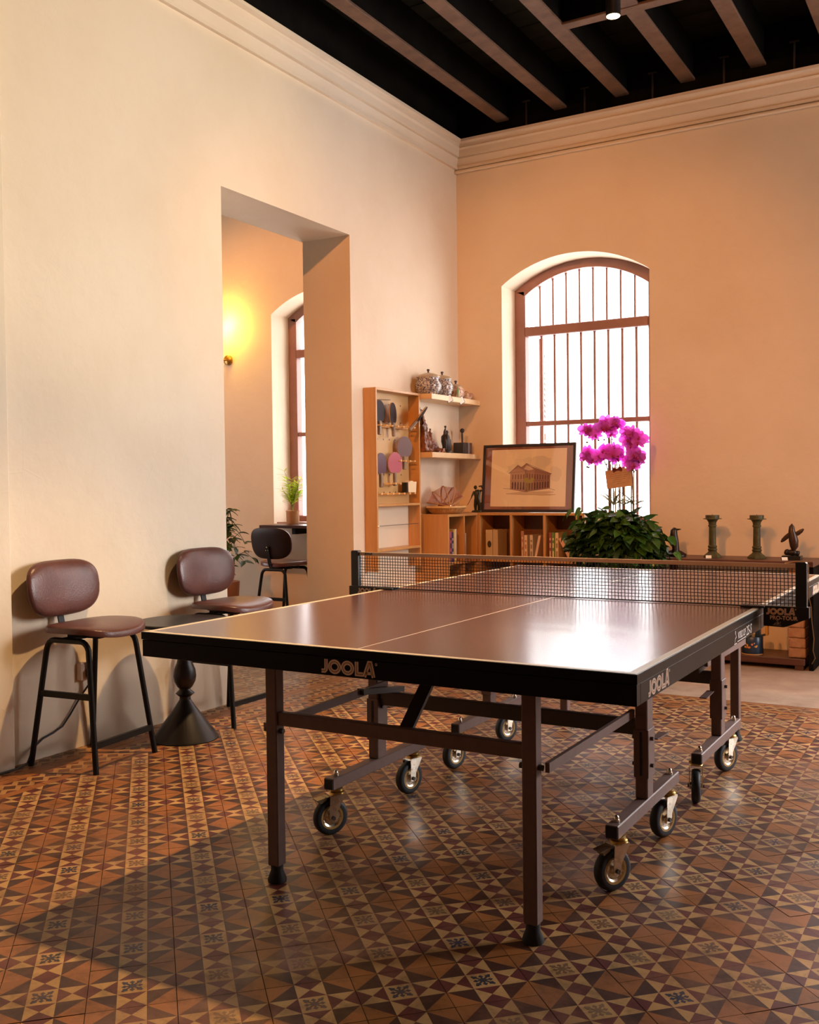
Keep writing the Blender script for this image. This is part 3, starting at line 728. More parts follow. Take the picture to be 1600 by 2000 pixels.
def stool(label, loc, rz, base=0., sides=(-1,)):
    st = thing('bar_stool', label, 'stool', loc, rz, 'brown leather bar stools')
    RB_ = Matrix.Rotation(radians(base), 4, 'Z')
    def O(mb, name, mt, sm=None, par=st): return mb.tr(RB_).obj(name, mt, par, sm)
    for sx in (-1, 1):
        for sy in (-1, 1):
            p = [(.180*sx, .190*sy, 0), (.118*sx, .152*sy, .49)]
            for i in range(1, 6):
                a = i/5*pi/2; p.append(((.118-.045*(1-cos(a)))*sx, .150*sy, .49+.055*sin(a)))
            p.append((0, .150*sy, .545)); O(MB().tube(p, .0125, 10), 'leg', BLACKM, 50)
    for sy in sides: O(MB().bar((-.142, .168*sy, .315), (.142, .168*sy, .315), .014, .026), 'side_stretcher', BLACKM)
    O(MB().bar((.168, -.178, .115), (.168, .178, .115), .016, .026), 'footrest', BLACKM)
    O(MB().bar((0, -.15, .552), (0, .15, .552), .05, .012).bar((-.08, -.05, .552), (.1, -.05, .552), .03, .01).bar((-.08, .05, .552), (.1, .05, .552), .03, .01), 'seat_bracket', BLACKM)
    out = lambda a: (.02+.185*sgnp(cos(a), .75), .205*sgnp(sin(a), .72)*(1-.10*max(0, -cos(a))))
    top = lambda r, x, y: .590+.022*sqrt(max(0, 1-r**3))+.35*y*y-.75*max(0, x-.08)**2
    bot = lambda r, x, y: .562+.006*r+.35*y*y-.75*max(0, x-.08)**2
    pad(48, 9, out, top, bot).obj('seat', LEATHER, st, 60)
    # backrest: cushion, and a back sheet coloured dark for its backlit shade, bent round the sitter, leaning back
    bo = lambda a: (.218*sgnp(cos(a), .55)*(1-.13*max(0, -sin(a))), .124*sgnp(sin(a), .62))
    bend = lambda mb: [(z+.55*u*u-.180-.12*w, u, w+.754) for (u, w, z) in mb.v]
    mb = pad(48, 9, bo, lambda r, x, y: .032*sqrt(max(0, 1-r**4))+.004, lambda r, x, y: .0)
    mb.v = bend(mb); bk = mb.obj('backrest', LEATHER, st, 60)
    mb = pad(48, 6, lambda a: tuple(v*.985 for v in bo(a)), lambda r, x, y: -.0005, lambda r, x, y: -.012*(1-r**6)-.002)
    mb.v = bend(mb); mb.obj('shaded_back', mat('shaded_back_brown', (.018, .008, .006), .5, spec=.2), bk, 60)
    s = MB()
    path = [(-.02, .557), (-.13, .553), (-.158, .562), (-.174, .60), (-.190, .68), (-.200, .735)]
    for i in range(len(path)-1): s.bar((path[i][0], 0, path[i][1]), (path[i+1][0], 0, path[i+1][1]), .034, .007, (-(path[i+1][1]-path[i][1]), 0, path[i+1][0]-path[i][0]))
    ss = s.obj('back_strut', BLACKM, st)
    for y, z in ((0, .725), (-.011, .700), (.011, .700)): MB().ball((-.2000-.14*(z-.71)-.004, y, z), .0048, 8, 6).obj('screw', CHROME, ss, 60)
    return st
stool('brown leather bar stool against the wall, nearest the picture edge', (-1.222, .905, 0), radians(6))
stool('brown leather bar stool beside the doorway, right of the round table', (-1.222, 1.822, 0), 0)
stool('brown leather bar stool seen from behind at the window counter', (-2.705, 4.225, 0), radians(84), -84)
stool('brown leather bar stool mostly hidden by the doorway jamb', (-2.02, 4.225, 0), radians(92), -92)

rt = thing('round_side_table', 'small black round table with turned pedestal between the stools', 'table', (-1.118, 1.372, 0))
TBLK = mat('black_table_lacquer', (.014, .010, .010), .38)
MB().lathe([(.0, .0), (.152, .0), (.156, .004), (.152, .012), (.05, .150), (.027, .186)], seg=40).obj('cone_base', TBLK, rt, 40)
MB().lathe([(.027, .184), (.026, .200), (.045, .216), (.028, .232), (.026, .238), (.036, .248), (.050, .275), (.054, .300), (.050, .330), (.036, .365), (.028, .400), (.026, .47), (.034, .53), (.07, .548)], seg=28).obj('turned_column', TBLK, rt, 40)
MB().lathe([(.0, .547), (.222, .547), (.228, .551), (.228, .560), (.224, .564), (.0, .564)], seg=56).obj('table_top', TBLK, rt, 40)

# wall socket and its cable
sk = thing('wall_socket', 'cream socket box on the wall behind the near stool', 'socket', (XW, 1.040, .312))
MB().box(0, .032, -.036, .036, 0, .082, .004).obj('box', mat('cream_plastic', (.72, .58, .46), .4), sk)
MB().box(.0318, .034, -.028, .028, .008, .074, .002).obj('face_plate', MATS['cream_plastic'], sk)
MB().box(.034, .068, -.016, .018, .012, .055, .006).obj('plug', PLASTIC, sk)
cb = MB().tube([(-1.385, 1.06, .335), (-1.40, 1.05, .30), (-1.425, 1.01, .235), (-1.43, .955, .165), (-1.43, .91, .120), (-1.43, .86, .102), (-1.43, .80, .088), (-1.425, .745, .060), (-1.385, .68, .012), (-1.380, .62, .0045), (-1.375, .40, .0045), (-1.37, .1, .0045)], .0042, 8).obj('power_cable', PLASTIC, None, 50)
tag(cb, 'black power cable looping from the wall socket to the floor', 'cable')

# ================================================================== PADDLE RACK, SHELVES
rk = thing('paddle_rack', 'tall beech rack with a pegboard back and brass-ended pegs', 'rack', (XW, 3.755, .62))
ry0, ry1, rz1 = -.295, .295, 1.232; D = .098
for y in (ry0, ry1-.016): MB().box(.001, D, y, y+.016, 0, rz1, .001).obj('side_panel', BEECH, rk)
MB().box(.001, D, ry0+.0161, ry1-.0161, rz1-.016, rz1, .001).obj('top_panel', BEECH, rk)
for z in (.452, .148): MB().box(.001, D, ry0+.0161, ry1-.0161, z-.016, z, .001).obj('shelf', BEECH, rk)
pb = MB().box(.001, .010, ry0+.0161, ry1-.0161, .4521, rz1-.0161).obj('pegboard', PEG, rk)
hm = MB().lathe([(.0, .0), (.0055, .0), (.0055, .0008), (.0, .0008)], seg=10).tr(Matrix.Rotation(pi/2, 4, 'Y')).mesh('peg_hole', PLASTIC)
for i in range(6):
    for j in range(6):
        o = link('peg_hole', hm, pb); o.location = (.0101, ry0+.075+.078*i, .53+.122*j)
PEGB = mat('pale_peg', (.85, .65, .36), .4)
def peg_rail(z, ya, yb, n):
    r = MB().box(.034, .046, ya, yb, z-.010, z+.004, .001).obj('peg_rail', BEECH, rk)
    for i in range(n):
        y = ya+.02+(yb-ya-.04)*i/(n-1); MB().tube([(.010, y, z), (.088, y, z)], .0055, 8).ball((.089, y, z), .0075, 8, 6).obj('peg', PEGB, r, 50)
peg_rail(.985, -.24, .25, 7); peg_rail(.748, .02, .25, 4); peg_rail(.590, -.12, .05, 3); peg_rail(.520, -.24, .25, 7)
MB().tube([(.028, -.18, 1.16), (.03, .0, 1.17)], .0022, 6).obj('hanging_wire', STEELD, rk)
MB().tube([(.085, -.279, .305), (.085, .279, .305)], .0022, 6).obj('front_wire', STEELD, rk)
MB().ball((.1, -.283, .305), .006, 8, 6).obj('wire_knob', CHROME, rk)
def paddle(label, y, z, tilt, turn, face, back, lean=0., spin=0., x=XW+.062):
    """rubber blade and handle; local: blade in YZ plane, front +X"""
    p = thing('table_tennis_paddle', label, 'paddle', (x, y, z), 0, 'paddles on the rack')
    p.rotation_euler = (Matrix.Rotation(radians(turn), 3, 'Z') @ Matrix.Rotation(radians(lean), 3, 'X') @ Matrix.Rotation(radians(tilt), 3, 'Y') @ Matrix.Rotation(radians(spin), 3, 'Z')).to_euler()
    ol = [(.075*cos(a*pi/16)*(1 if True else 1), .080*sin(a*pi/16)) for a in range(32)]
    ol = [(u, w if w > -.055 else -.055-(-.055-w)*.5) for u, w in ol]
    MB().prism(ol, 0, -.003, .003).obj('blade', mat('paddle_wood', (.50, .30, .14), .5), p)
    sc = [(u*.985, w*.985) for u, w in ol]
    MB().prism(sc, 0, .0031, .0052).obj('rubber', face, p); MB().prism(sc, 0, -.0052, -.0031).obj('rubber', back, p)
    h = MB()
    h.box(-.0115, .0115, -.013, .013, -.155, -.058, .005); h.obj('handle', mat('paddle_handle', (.14, .10, .07), .5, col2=(.42, .32, .22), vscale=30, stretch=(1, 6, .2)), p)
    return p
RB = mat('black_paddle_rubber', (.028, .016, .016), .55, spec=.1); RR = mat('rose_paddle_rubber', (.42, .10, .14), .45); RP = mat('violet_paddle_rubber', (.085, .03, .055), .42); RG = mat('grey_paddle_rubber', (.16, .11, .11), .3)
paddle('black paddle half hidden by the side of the rack, upper peg rail', 3.560, 1.695, 0, 4, RB, RB)
paddle('black paddle seen almost edge-on on the upper peg rail', 3.735, 1.690, 0, 0, RB, RB, 4, 14)
paddle('black paddle leaning out diagonally beyond the rack side', 3.974, 1.688, 0, -16, RB, RB, -47, 52, -1.292)
paddle('grey faced paddle standing on the middle peg rail', 3.885, 1.463, 0, -14, RG, RB)
paddle('violet paddle half hidden by the side of the rack, lower row', 3.573, 1.340, 0, 4, RP, RP)
paddle('rose pink paddle on the lower row of the rack', 3.755, 1.348, 0, -10, RR, RB)
tr_ = thing('card_tray', 'small cream paper tray on the rack ledge', 'tray', (XW+.062, 3.955, 1.148))
m = MB(); m.prism([(-.052, 0), (.052, 0), (.060, .075), (.02, .075), (.0, .082), (-.058, .073)], 0, -.022, .022); m.obj('tray_body', mat('cream_paper', (.85, .68, .42), .6), tr_)
MB().box(-.02, .02, -.075, -.055, .0, .07, .002).obj('dark_block', PLASTIC, tr_)

for z, lb in ((1.812, 'pale wood wall shelf carrying the porcelain jars'), (1.395, 'pale wood wall shelf carrying the dark carvings')):
    s = MB().box(0, .19, 0, .776, 0, .038, .0015).obj('wall_shelf', PINE); s.location = (XW+.0005, 4.060, z); tag(s, lb, 'shelf')
# jars
def porcelain(name, base, ink, scale):
    m = bpy.data.materials.new(name); m.use_nodes = True; N, L = nodes(m); b = N['Principled BSDF']; b.inputs['Roughness'].default_value = .18
    tc = N.new('ShaderNodeTexCoord'); nz = N.new('ShaderNodeTexNoise'); nz.inputs['Scale'].default_value = scale; nz.inputs['Detail'].default_value = 2; nz.inputs['Distortion'].default_value = 1.4
    L.new(tc.outputs['Object'], nz.inputs['Vector']); r = N.new('ShaderNodeValToRGB'); e = r.color_ramp.elements
    e[0].position = .46; e[1].position = .54; e[0].color = (*ink, 1); e[1].color = (*base, 1); L.new(nz.outputs['Fac'], r.inputs[0]); L.new(r.outputs[0], b.inputs['Base Color']); MATS[name] = m; return m
PB = porcelain('blue_white_porcelain', (.52, .45, .37), (.07, .06, .09), 95); PF = porcelain('painted_porcelain', (.72, .58, .44), (.42, .22, .16), 35)
LID = mat('celadon_lid', (.42, .33, .22), .3, var=.2, vscale=40)
def jar(label, y, prof, lid, mt, x=XW+.10):
    j = thing('lidded_jar', label, 'jar', (x, y, 1.850), 0, 'porcelain on the top shelf')
    MB().lathe(prof, seg=32).obj('body', mt, j, 50); l = MB().lathe(lid, seg=32).obj('lid', LID, j, 50)
    z = lid[-1][1]; MB().lathe([(.008, z-.003), (.006, z+.010), (.011, z+.016), (.011, z+.024), (.0, z+.028)], seg=12).obj('knob', mat('dark_knob', (.06, .045, .04), .4), l, 50)
jar('wide blue and white lidded jar at the rack end of the shelf', 4.175, [(.060, 0), (.066, .004), (.090, .035), (.098, .065), (.094, .088), (.080, .104), (.078, .110), (.082, .126), (.080, .128)], [(.086, .126), (.087, .132), (.070, .146), (.030, .158), (.012, .162)], PB)
jar('slimmer blue and white lidded jar, second along the shelf', 4.385, [(.055, 0), (.062, .006), (.080, .055), (.084, .085), (.074, .108), (.068, .114), (.071, .130), (.069, .132)], [(.074, .130), (.075, .136), (.060, .150), (.026, .160), (.010, .164)], PB)
jar('pink flowered round jar towards the corner', 4.600, [(.045, 0), (.052, .005), (.064, .04), (.064, .070), (.052, .088), (.045, .09)], [(.050, .089), (.050, .094), (.036, .108), (.012, .114), (.006, .115)], PF)
j = thing('porcelain_bowl', 'small flowered covered bowl in the corner of the shelf', 'bowl', (XW+.105, 4.765, 1.850), 0, 'porcelain on the top shelf')
MB().lathe([(.025, 0), (.030, .005), (.048, .028), (.055, .042)], seg=24).obj('bowl_body', PF, j, 50); MB().lathe([(.055, .042), (.050, .052), (.030, .062), (.012, .066), (.010, .074), (.0, .076)], seg=24).obj('lid', PF, j, 50)
lf = MB().add([(0, -.02, 0), (.003, .02, 0), (.01, .03, .06), (.0, .0, .085), (-.004, -.028, .05)], [(0, 1, 2, 3, 4)]).add([(.0, -.02, -.0), (.002, .02, .0), (.008, .03, .06), (-.003, .0, .085), (-.008, -.028, .05)], [(4, 3, 2, 1, 0)]).obj('green_leaf_ornament', mat('green_glaze', (.08, .22, .05), .3)); lf.location = (XW+.16, 4.520, 1.8505); lf.rotation_euler = (0, 0, .5)
tag(lf, 'green glazed leaf ornament standing between the jars', 'ornament')
def price_card(label, loc, rx, rz, w=.045, h=.06):
    c = thing('price_card', label, 'card', loc, 0, 'small white cards'); c.rotation_euler = (rx, radians(-28), rz)
    MB().box(-w/2, w/2, -.0012, .0012, 0, h, .0004).obj('holder', PLASTIC, c); MB().box(-w/2+.004, w/2-.004, -.002, -.0013, .004, h-.004).obj('paper', WHITE, c)
    return c
price_card('white card hanging on the shelf edge below the slim jar', (XW+.198, 4.335, 1.806), .0, radians(62), .05, .055)
price_card('white card hanging on the shelf edge below the pink jar', (XW+.198, 4.525, 1.806), .0, radians(62), .05, .055)

# carvings on the lower shelf
def lump(mb, amp, sc, seed=0.):
    out = []
    for p in mb.v:
        v = Vector(p); n = Vector((noise.noise(v*sc+Vector((seed, 0, 0))), noise.noise(v*sc+Vector((0, seed+5, 0))), noise.noise(v*sc+Vector((0, 0, seed+9))))); out.append(tuple(v+n*amp))
    mb.v = out; return mb
ROOT = mat('carved_root_wood', (.085, .028, .012), .32, col2=(.30, .10, .035), vscale=30, bump=.5, bscale=60)
m = MB()
rnd = random.Random(3)
for k in range(26):
    t = k/25; y = -.10+.22*t+rnd.uniform(-.02, .02); x = rnd.uniform(-.035, .035); hmax = .33*(1-t)**1.1+.03
    h = hmax*rnd.uniform(.75, 1.); n = 18
    m.tube([(x*(1-i/n*.6)+rnd.uniform(-.003, .003), y+rnd.uniform(-.003, .003)-.02*i/n, h*i/n) for i in range(n+1)], [max(.003, .034*(1-(i/n)**1.5)*rnd.uniform(.7, 1.15)) for i in range(n+1)], 12)
lump(m, .014, 28); lump(m, .009, 75, 3.)
m.v = [(p[0], max(-.112, p[1]), max(.0, p[2])) for p in m.v]
o = m.obj('root_carving', ROOT, None, 70); o.location = (XW+.098, 4.180, 1.4335); tag(o, 'reddish brown root wood carving with jagged peaks on the lower shelf', 'carving')
m = MB(); m.lathe([(.048, 0), (.050, .004), (.046, .016), (.036, .022)], seg=20)
m.tube([(0, 0, .018), (.004, -.006, .05), (.0, -.010, .09), (.0, -.012, .125), (0, -.006, .15)], [.034, .032, .036, .032, .012], 14)
m.ball((.0, .012, .158), .014); m.tube([(0, -.02, .13), (.0, -.022, .16), (.0, -.012, .185)], [.014, .010, .006], 8); m.ball((0, -.012, .197), .010)
m.tube([(.01, .02, .02), (.012, .034, .06), (.01, .036, .09)], [.016, .014, .010], 10); m.ball((.01, .036, .098), .010); m.tube([(.0, -.03, .12), (.015, -.042, .08), (.01, -.034, .03)], [.012, .014, .012], 8)
lump(m, .004, 55)
o = m.obj('figure_carving', BRONZE, None, 70); o.location = (XW+.10, 4.440, 1.4335); m_ = min(v.co.z for v in o.data.vertices); o.location.z -= m_; tag(o, 'dark carved figure group standing on the lower shelf', 'statue')
ml = thing('coffee_mill', 'dark box mill with an upright crank knob on the lower shelf', 'mill', (XW+.10, 4.720, 1.4335))
MB().box(-.045, .045, -.085, -.010, 0, .088, .004).obj('box', mat('mill_dark_wood', (.02, .013, .011), .45), ml); MB().lathe([(.0, 0), (.046, 0), (.046, .088), (.0, .088)], (0, .042, 0), 28).obj('drum', mat('grey_tin', (.14, .10, .09), .4, metal=.5), ml, 40)
MB().tube([(0, -.02, .085), (0, -.02, .172)], .0075, 10).ball((0, -.02, .182), .018).obj('crank', mat('mill_dark_wood', (0, 0, 0)), ml, 50); MB().box(.010, .018, .088, .094, .02, .085, .001).obj('edge_trim', mat('pale_edge', (.75, .6, .4), .4), ml)

# ================================================================== BOOKCASES AND WHAT STANDS ON THEM
def bookcase(label, loc, rz, wid, dep, divs, h=.985):
    """front faces local -Y; x from 0..wid; y from 0 (front) .. dep"""
    b = thing('bookcase', label, 'bookcase', loc, rz); t = .018
    MB().box(0, wid, 0, dep, h-t, h, .001).obj('top_panel', BEECH, b); MB().box(t, wid-t, .0, dep, .02, .02+t, .001).obj('bottom_panel', BEECH, b)
    for x in [0]+divs+[wid-t]: MB().box(x, x+t, 0, dep, 0, h-t, .001).obj('upright', BEECH, b)
    MB().box(t, wid-t, .001, dep-.01, .62, .638, .001).obj('shelf', BEECH, b); MB().box(t, wid-t, .001, dep-.01, .32, .338, .001).obj('shelf', BEECH, b)
    MB().box(t, wid-t, dep-.008, dep, .038, h-t).obj('back_panel', mat('dark_back_panel', (.16, .07, .03), .5), b)
    return b
AFX, BFY = -1.165, 4.60
bookcase('beech bookcase along the left wall with its plain end panel showing', (AFX, 4.128, 0), radians(90), .705, .272, [.245, .46])
bookcase('beech bookcase of open compartments below the window', (AFX+.003, BFY, 0), 0, .845, .235, [.262, .528, .78])
ZB = .6385
def book(label, x, w, h, col, y=BFY+.02, dep=.16, lean=0., band=None, grp='books in the window bookcase'):
    b = thing('book', label, 'book', (x, y, ZB+(w*sin(radians(lean)) if lean > 0 else 0)), 0, grp); b.rotation_euler = (0, radians(lean), 0)
    c = mat('cover_%s' % '_'.join(str(int(v*100)) for v in col), col, .45)
    m = MB(); m.box(0, .0025, 0, dep, 0, h); m.box(w-.0025, w, 0, dep, 0, h); m.box(.0026, w-.0026, 0, .0025, 0, h); m.obj('cover', c, b)
    MB().box(.0027, w-.0027, .0027, dep-.004, .003, h-.003).obj('pages', mat('page_paper', (.72, .60, .44), .8), b)
    if band:
        for z0, z1 in ((.12, .34), (.45, .62), (.72, .80)): MB().box(w*.25, w*.75, -.0008, -.0001, h*z0, h*z1).obj('spine_mark', mat('mark_%s' % '_'.join(str(int(v*100)) for v in band), band, .5), b)
    return b
b = book('thick pale volume with a round portrait on its spine', -1.108, .055, .218, (.62, .50, .30))
MB().lathe([(.0, 0), (.016, 0), (.016, .0008), (.0, .0008)], seg=20, sy=1.6).tr(Matrix.Translation((.030, -.0001, .11)) @ Matrix.Rotation(pi/2, 4, 'X')).obj('portrait', mat('portrait_ink', (.05, .04, .035), .5), b)
book('pale cloth volume right beside the thick pale one', -1.050, .040, .218, (.58, .46, .30), y=BFY+.024)
book('reddish brown paperback at the left of the middle compartment', -.818, .022, .212, (.42, .20, .13), band=(.6, .45, .3)); book('cream paperback beside the reddish brown one', -.793, .024, .182, (.70, .56, .40), band=(.5, .2, .1)); book('pale grey book third in the middle compartment', -.748, .024, .184, (.62, .54, .44), band=(.3, .2, .15))
book('pink white book leaning in the middle compartment', -.716, .018, .182, (.72, .52, .42), lean=12)
book('dark red book at the left of the right compartment', -.596, .018, .205, (.34, .06, .07), band=(.7, .5, .4)); book('green book in the right compartment', -.575, .022, .205, (.14, .26, .06), band=(.7, .6, .3)); book('cream book beside the green one', -.548, .024, .203, (.70, .56, .36), band=(.3, .2, .1))
book('pale pink book leaning steeply in the right compartment', -.437, .026, .18, (.72, .42, .30), lean=-28, y=BFY+.015); book('teal book leaning on the pale pink one', -.405, .020, .19, (.12, .28, .26), lean=-28, y=BFY+.015)
def bookA(label, y, w, h, col, band=None, lean=0.):
    b = book(label, 0, w, h, col, 0, .15, lean, band, 'books in the left bookcase'); b.location = (AFX-.022, y, ZB); b.rotation_euler = (radians(-lean) if lean else 0, 0, radians(90)); return b
bookA('black book with pink lettering in the left bookcase', 4.165, .020, .212, (.02, .015, .02)); bookA('pink patterned book in the left bookcase', 4.190, .032, .222, (.45, .12, .18), (.03, .02, .03)); bookA('dark blue book in the left bookcase', 4.226, .024, .216, (.04, .04, .12), (.7, .6, .5)); bookA('yellow edged book in the left bookcase', 4.256, .016, .232, (.75, .55, .12)); bookA('white book next to the yellow one', 4.276, .020, .236, (.75, .68, .58))
bookA('white magazine leaning alone in the left bookcase', 4.44, .010, .20, (.75, .66, .60))

# framed watercolour leaning on the window
pf = thing('framed_watercolour', 'framed watercolour of a colonial building leaning on the bookcase', 'picture', (-.795, 4.665, .9885), radians(-1)); pf.rotation_euler[0] = radians(-6)
w, h, fw = .752, .512, .020; FR = mat('black_picture_frame', (.022, .012, .010), .35)
MB().box(-w/2, w/2, 0, .024, 0, fw, .002).obj('frame_rail', FR, pf); MB().box(-w/2, w/2, 0, .024, h-fw, h, .002).obj('frame_rail', FR, pf)
for sx in (-1, 1): MB().box(min(sx*w/2, sx*(w/2-fw)), max(sx*w/2, sx*(w/2-fw)), 0, .024, fw, h-fw, .002).obj('frame_stile', FR, pf)
MB().box(-w/2+fw, w/2-fw, .010, .018, fw, h-fw).obj('mount', mat('rust_mount', (.24, .085, .045), .22, var=.12, vscale=5, spec=.7), pf)
ART = attr_mat('watercolour_paper', .35)
m = MB(); px, pz = .305, .215; cz = h/2+.002; Yp = .0096
paper = (.90, .76, .54)
m.box(-px, px, Yp-.0006, Yp, cz-pz, cz+pz, 0, 0, paper)
lay = [0]
def A(poly, c):
    lay[0] += 1; m.add([(a, Yp-.0008-.000012*lay[0], cz+b) for a, b in poly], [tuple(range(len(poly)))], 0, c)
rp = random.Random(11)
def blot(cx, cy, rx, ry, c, n=22):
    A([(cx+rx*cos(2*pi*i/n)*rp.uniform(.75, 1.1), cy+ry*sin(2*pi*i/n)*rp.uniform(.75, 1.1)) for i in range(n)], c)
for cx, cy, rx, ry, k in ((.02, .10, .17, .055, .10), (-.10, .06, .08, .05, .16), (.10, .12, .10, .045, .16), (.22, .03, .05, .06, .12)): blot(cx, cy, rx, ry, lerp(paper, (.42, .38, .30), k*2))
for k in range(9): blot(rp.uniform(-.12, .15), -.115+rp.uniform(-.02, .012), rp.uniform(.06, .12), rp.uniform(.003, .008), lerp(paper, (.40, .22, .08), rp.uniform(.3, .6)))
L0, L1, L2 = -.142, -.02, .178           # left corner, near corner, right corner of the building
wl, ink, shade = (.46, .26, .19), (.06, .025, .02), (.20, .09, .08)
A([(L0, -.085), (L1, -.105), (L1, .052), (L0, .042)], wl); A([(L1, -.105), (L2, -.080), (L2, .030), (L1, .052)], lerp(wl, shade, .35))
A([(L0-.015, .035), (-.085, .095), (L1+.015, .050)], lerp(wl, ink, .35)); A([(L0-.004, .041), (-.085, .083), (L1-.01, .052)], wl)
A([(-.055, .078), (-.015, .108), (.035, .082), (.19, .026), (L2, .020), (L1, .050)], lerp(shade, wl, .45)); A([(-.035, .066), (.005, .055), (.045, .062), (.02, .082), (-.015, .094)], lerp(wl, paper, .4))
for i in range(5):
    u = L0+.012+i*.0225; A([(u, -.082-.002*i), (u+.013, -.083-.002*i), (u+.013, -.035), (u+.0065, -.028), (u, -.035)], ink); A([(u+.001, -.012), (u+.012, -.012), (u+.012, .026), (u+.001, .026)], shade)
for i in range(9):
    u = L1+.008+i*.0212; z = .0028*i; A([(u, -.098+z), (u+.012, -.096+z), (u+.012, -.045+z*.6), (u+.006, -.038+z*.6), (u, -.045+z*.6)], lerp(ink, shade, .4)); A([(u+.001, -.014), (u+.010, -.014), (u+.010, .030-z*.6), (u+.001, .032-z*.6)], lerp(shade, ink, .3))
def ln(a, b, wd=.0016, c=ink): 
    lay[0] += 1; m.stroke([a, b], wd, lambda x, y: (x, Yp-.0008-.000012*lay[0], cz+y), False, 0, c)
for a, b in (((L0-.016, .034), (-.085, .096)), ((-.085, .096), (-.05, .076)), ((-.055, .078), (-.015, .109)), ((-.015, .109), (.19, .026)), ((L1, .052), (L1, -.105)), ((L0, .04), (L0, -.085)), ((L2, .026), (L2, -.08)), ((L0, -.022), (L1, -.025)), ((L1, -.025), (L2, -.020)), ((L0, -.085), (L1, -.105)), ((L1, -.105), (L2, -.08)), ((-.20, -.078), (L0, -.083)), ((L2, -.082), (.22, -.095))): ln(a, b, .0022)
for k in range(5): blot(.005+rp.uniform(-.025, .045), -.018+rp.uniform(-.014, .014), .022, .013, (.34, .28, .06))
blot(.0, -.07, .010, .04, (.24, .16, .05))
m.obj('watercolour', ART, pf)
MB().box(-w/2+fw, w/2-fw, .0070, .0080, fw, h-fw).obj('glazing', sheer('picture_glass', (1, 1, 1), .05, .03), pf)

# basket with a netted tent cover
bk = thing('food_cover_basket', 'round woven basket with an open netted tent cover', 'basket', (-1.290, 4.335, .9855))
WICK = mat('wicker', (.42, .22, .07), .5, col2=(.60, .36, .13), vscale=40, bump=.4, bscale=90)
bs = MB().lathe([(.095, 0), (.10, .003), (.125, .02), (.143, .045), (.139, .045), (.12, .022), (.0, .008)], seg=40).obj('bowl', WICK, bk, 50)
st_m = MB()
for k in range(54):
    a = 2*pi*k/54; pts = [((.104+.040*t)*cos(a+.10*t), (.104+.040*t)*sin(a+.10*t), .004+.042*t*t**.2) for t in (0, .33, .66, 1)]; st_m.tube(pts, .0036, 5)
st_m.obj('woven_strands', WICK, bs, 60)['kind'] = 'stuff'
MB().tube([(.146*cos(2*pi*k/40), .146*sin(2*pi*k/40), .050) for k in range(41)], .0085, 8, False).obj('rim', mat('rim_cane', (.66, .42, .16), .4), bk, 60)
HC = mat('cane_hoop', (.38, .19, .06), .45); NT = sheer('pink_net', (.80, .42, .34), .42)
hoops = []
for ang in (28, 65, 100, 135, 168):
    t = radians(ang); hp = [(.142*cos(pi*i/18), .140*sin(pi*i/18)*cos(t), .056+.150*sin(pi*i/18)*sin(t)) for i in range(19)]
    # rotate so that the pivots lie along local x
    hoops.append(hp); MB().tube(hp, .0048, 6).obj('hoop', HC, bk, 60)
m = MB()
for a, b in zip(hoops[:-1], hoops[1:]):
    n = len(a); m.add(a+b, [(i, i+1, n+i+1, n+i) for i in range(n-1)])
m.obj('net_cover', NT, bk, 60); bk.rotation_euler[2] = radians(-50)
MB().ball((.148, 0, .058), .008, 8, 6).obj('pivot_pin', CHROME, bk)
m = MB().lathe([(.0, .0), (.060, .0), (.066, .004), (.058, .062), (.0, .060)], seg=20); o = lump(m, .006, 20).obj('cloth_bundle', mat('plum_cloth', (.20, .07, .08), .7, var=.2), None, 60); o.location = (-1.29, 4.335, .999); tag(o, 'plum coloured cloth bundle inside the netted basket', 'cloth')
# standing figure beside the picture
m = MB()
m.lathe([(.042, .0), (.044, .004), (.040, .012), (.028, .016)], seg=18)
m.tube([(-.012, 0, .012), (-.014, .003, .05), (-.006, .0, .095)], [.010, .013, .018], 10); m.tube([(.014, 0, .012), (.016, -.004, .05), (.008, .0, .095)], [.010, .013, .018], 10)
m.tube([(0, 0, .085), (.0, .0, .115), (.002, .002, .15), (.0, .0, .172)], [.022, .020, .028, .014], 12); m.ball((-.012, 0, .190), .0135, s3=(1, 1, 1.2))
m.tube([(.022, 0, .163), (.048, 0, .170), (.034, -.004, .200), (.014, -.006, .198)], [.010, .009, .008, .006], 8); m.tube([(-.022, .0, .16), (-.036, -.006, .13), (-.048, -.012, .10), (-.072, -.02, .055)], [.009, .007, .003, .002], 8)
m.prism([(.0, .022), (.0, .045), (.075, .034), (.072, .020)], 1, -.012, .012)
lump(m, .002, 60)
o = m.obj('figure_statue', mat('dark_green_bronze', (.03, .028, .012), .4, metal=.3, var=.4, vscale=30), None, 60); o.location = (-1.225, 4.715, .9865); o.rotation_euler = (0, 0, radians(25)); tag(o, 'dark green bronze figure with one arm raised beside the picture', 'statue')

# ================================================================== DARK BENCH, CANDLESTICKS, SCULPTURES
bn = thing('console_bench', 'dark red wood console along the back wall carrying candlesticks', 'console', (.74, 4.64, 0))
MB().box(-.505, .495, -.185, .185, .655, .690, .003).obj('top', DARKWOOD, bn); MB().box(-.49, .44, -.165, .165, .030, .072, .003).obj('lower_shelf', DARKWOOD, bn)
for x, y in ((-.47, -.14), (-.47, .14), (.40, .14)): MB().box(x-.025, x+.025, y-.025, y+.025, .0, .655 if x < 0 or y > 0 else .03, .003).obj('leg', DARKWOOD, bn)
MB().box(.38, .43, -.16, -.11, 0, .030).obj('foot', DARKWOOD, bn)
MB().box(.462, .49, -.15, .15, .0, .655, .002).obj('end_board', BLACKW, bn)
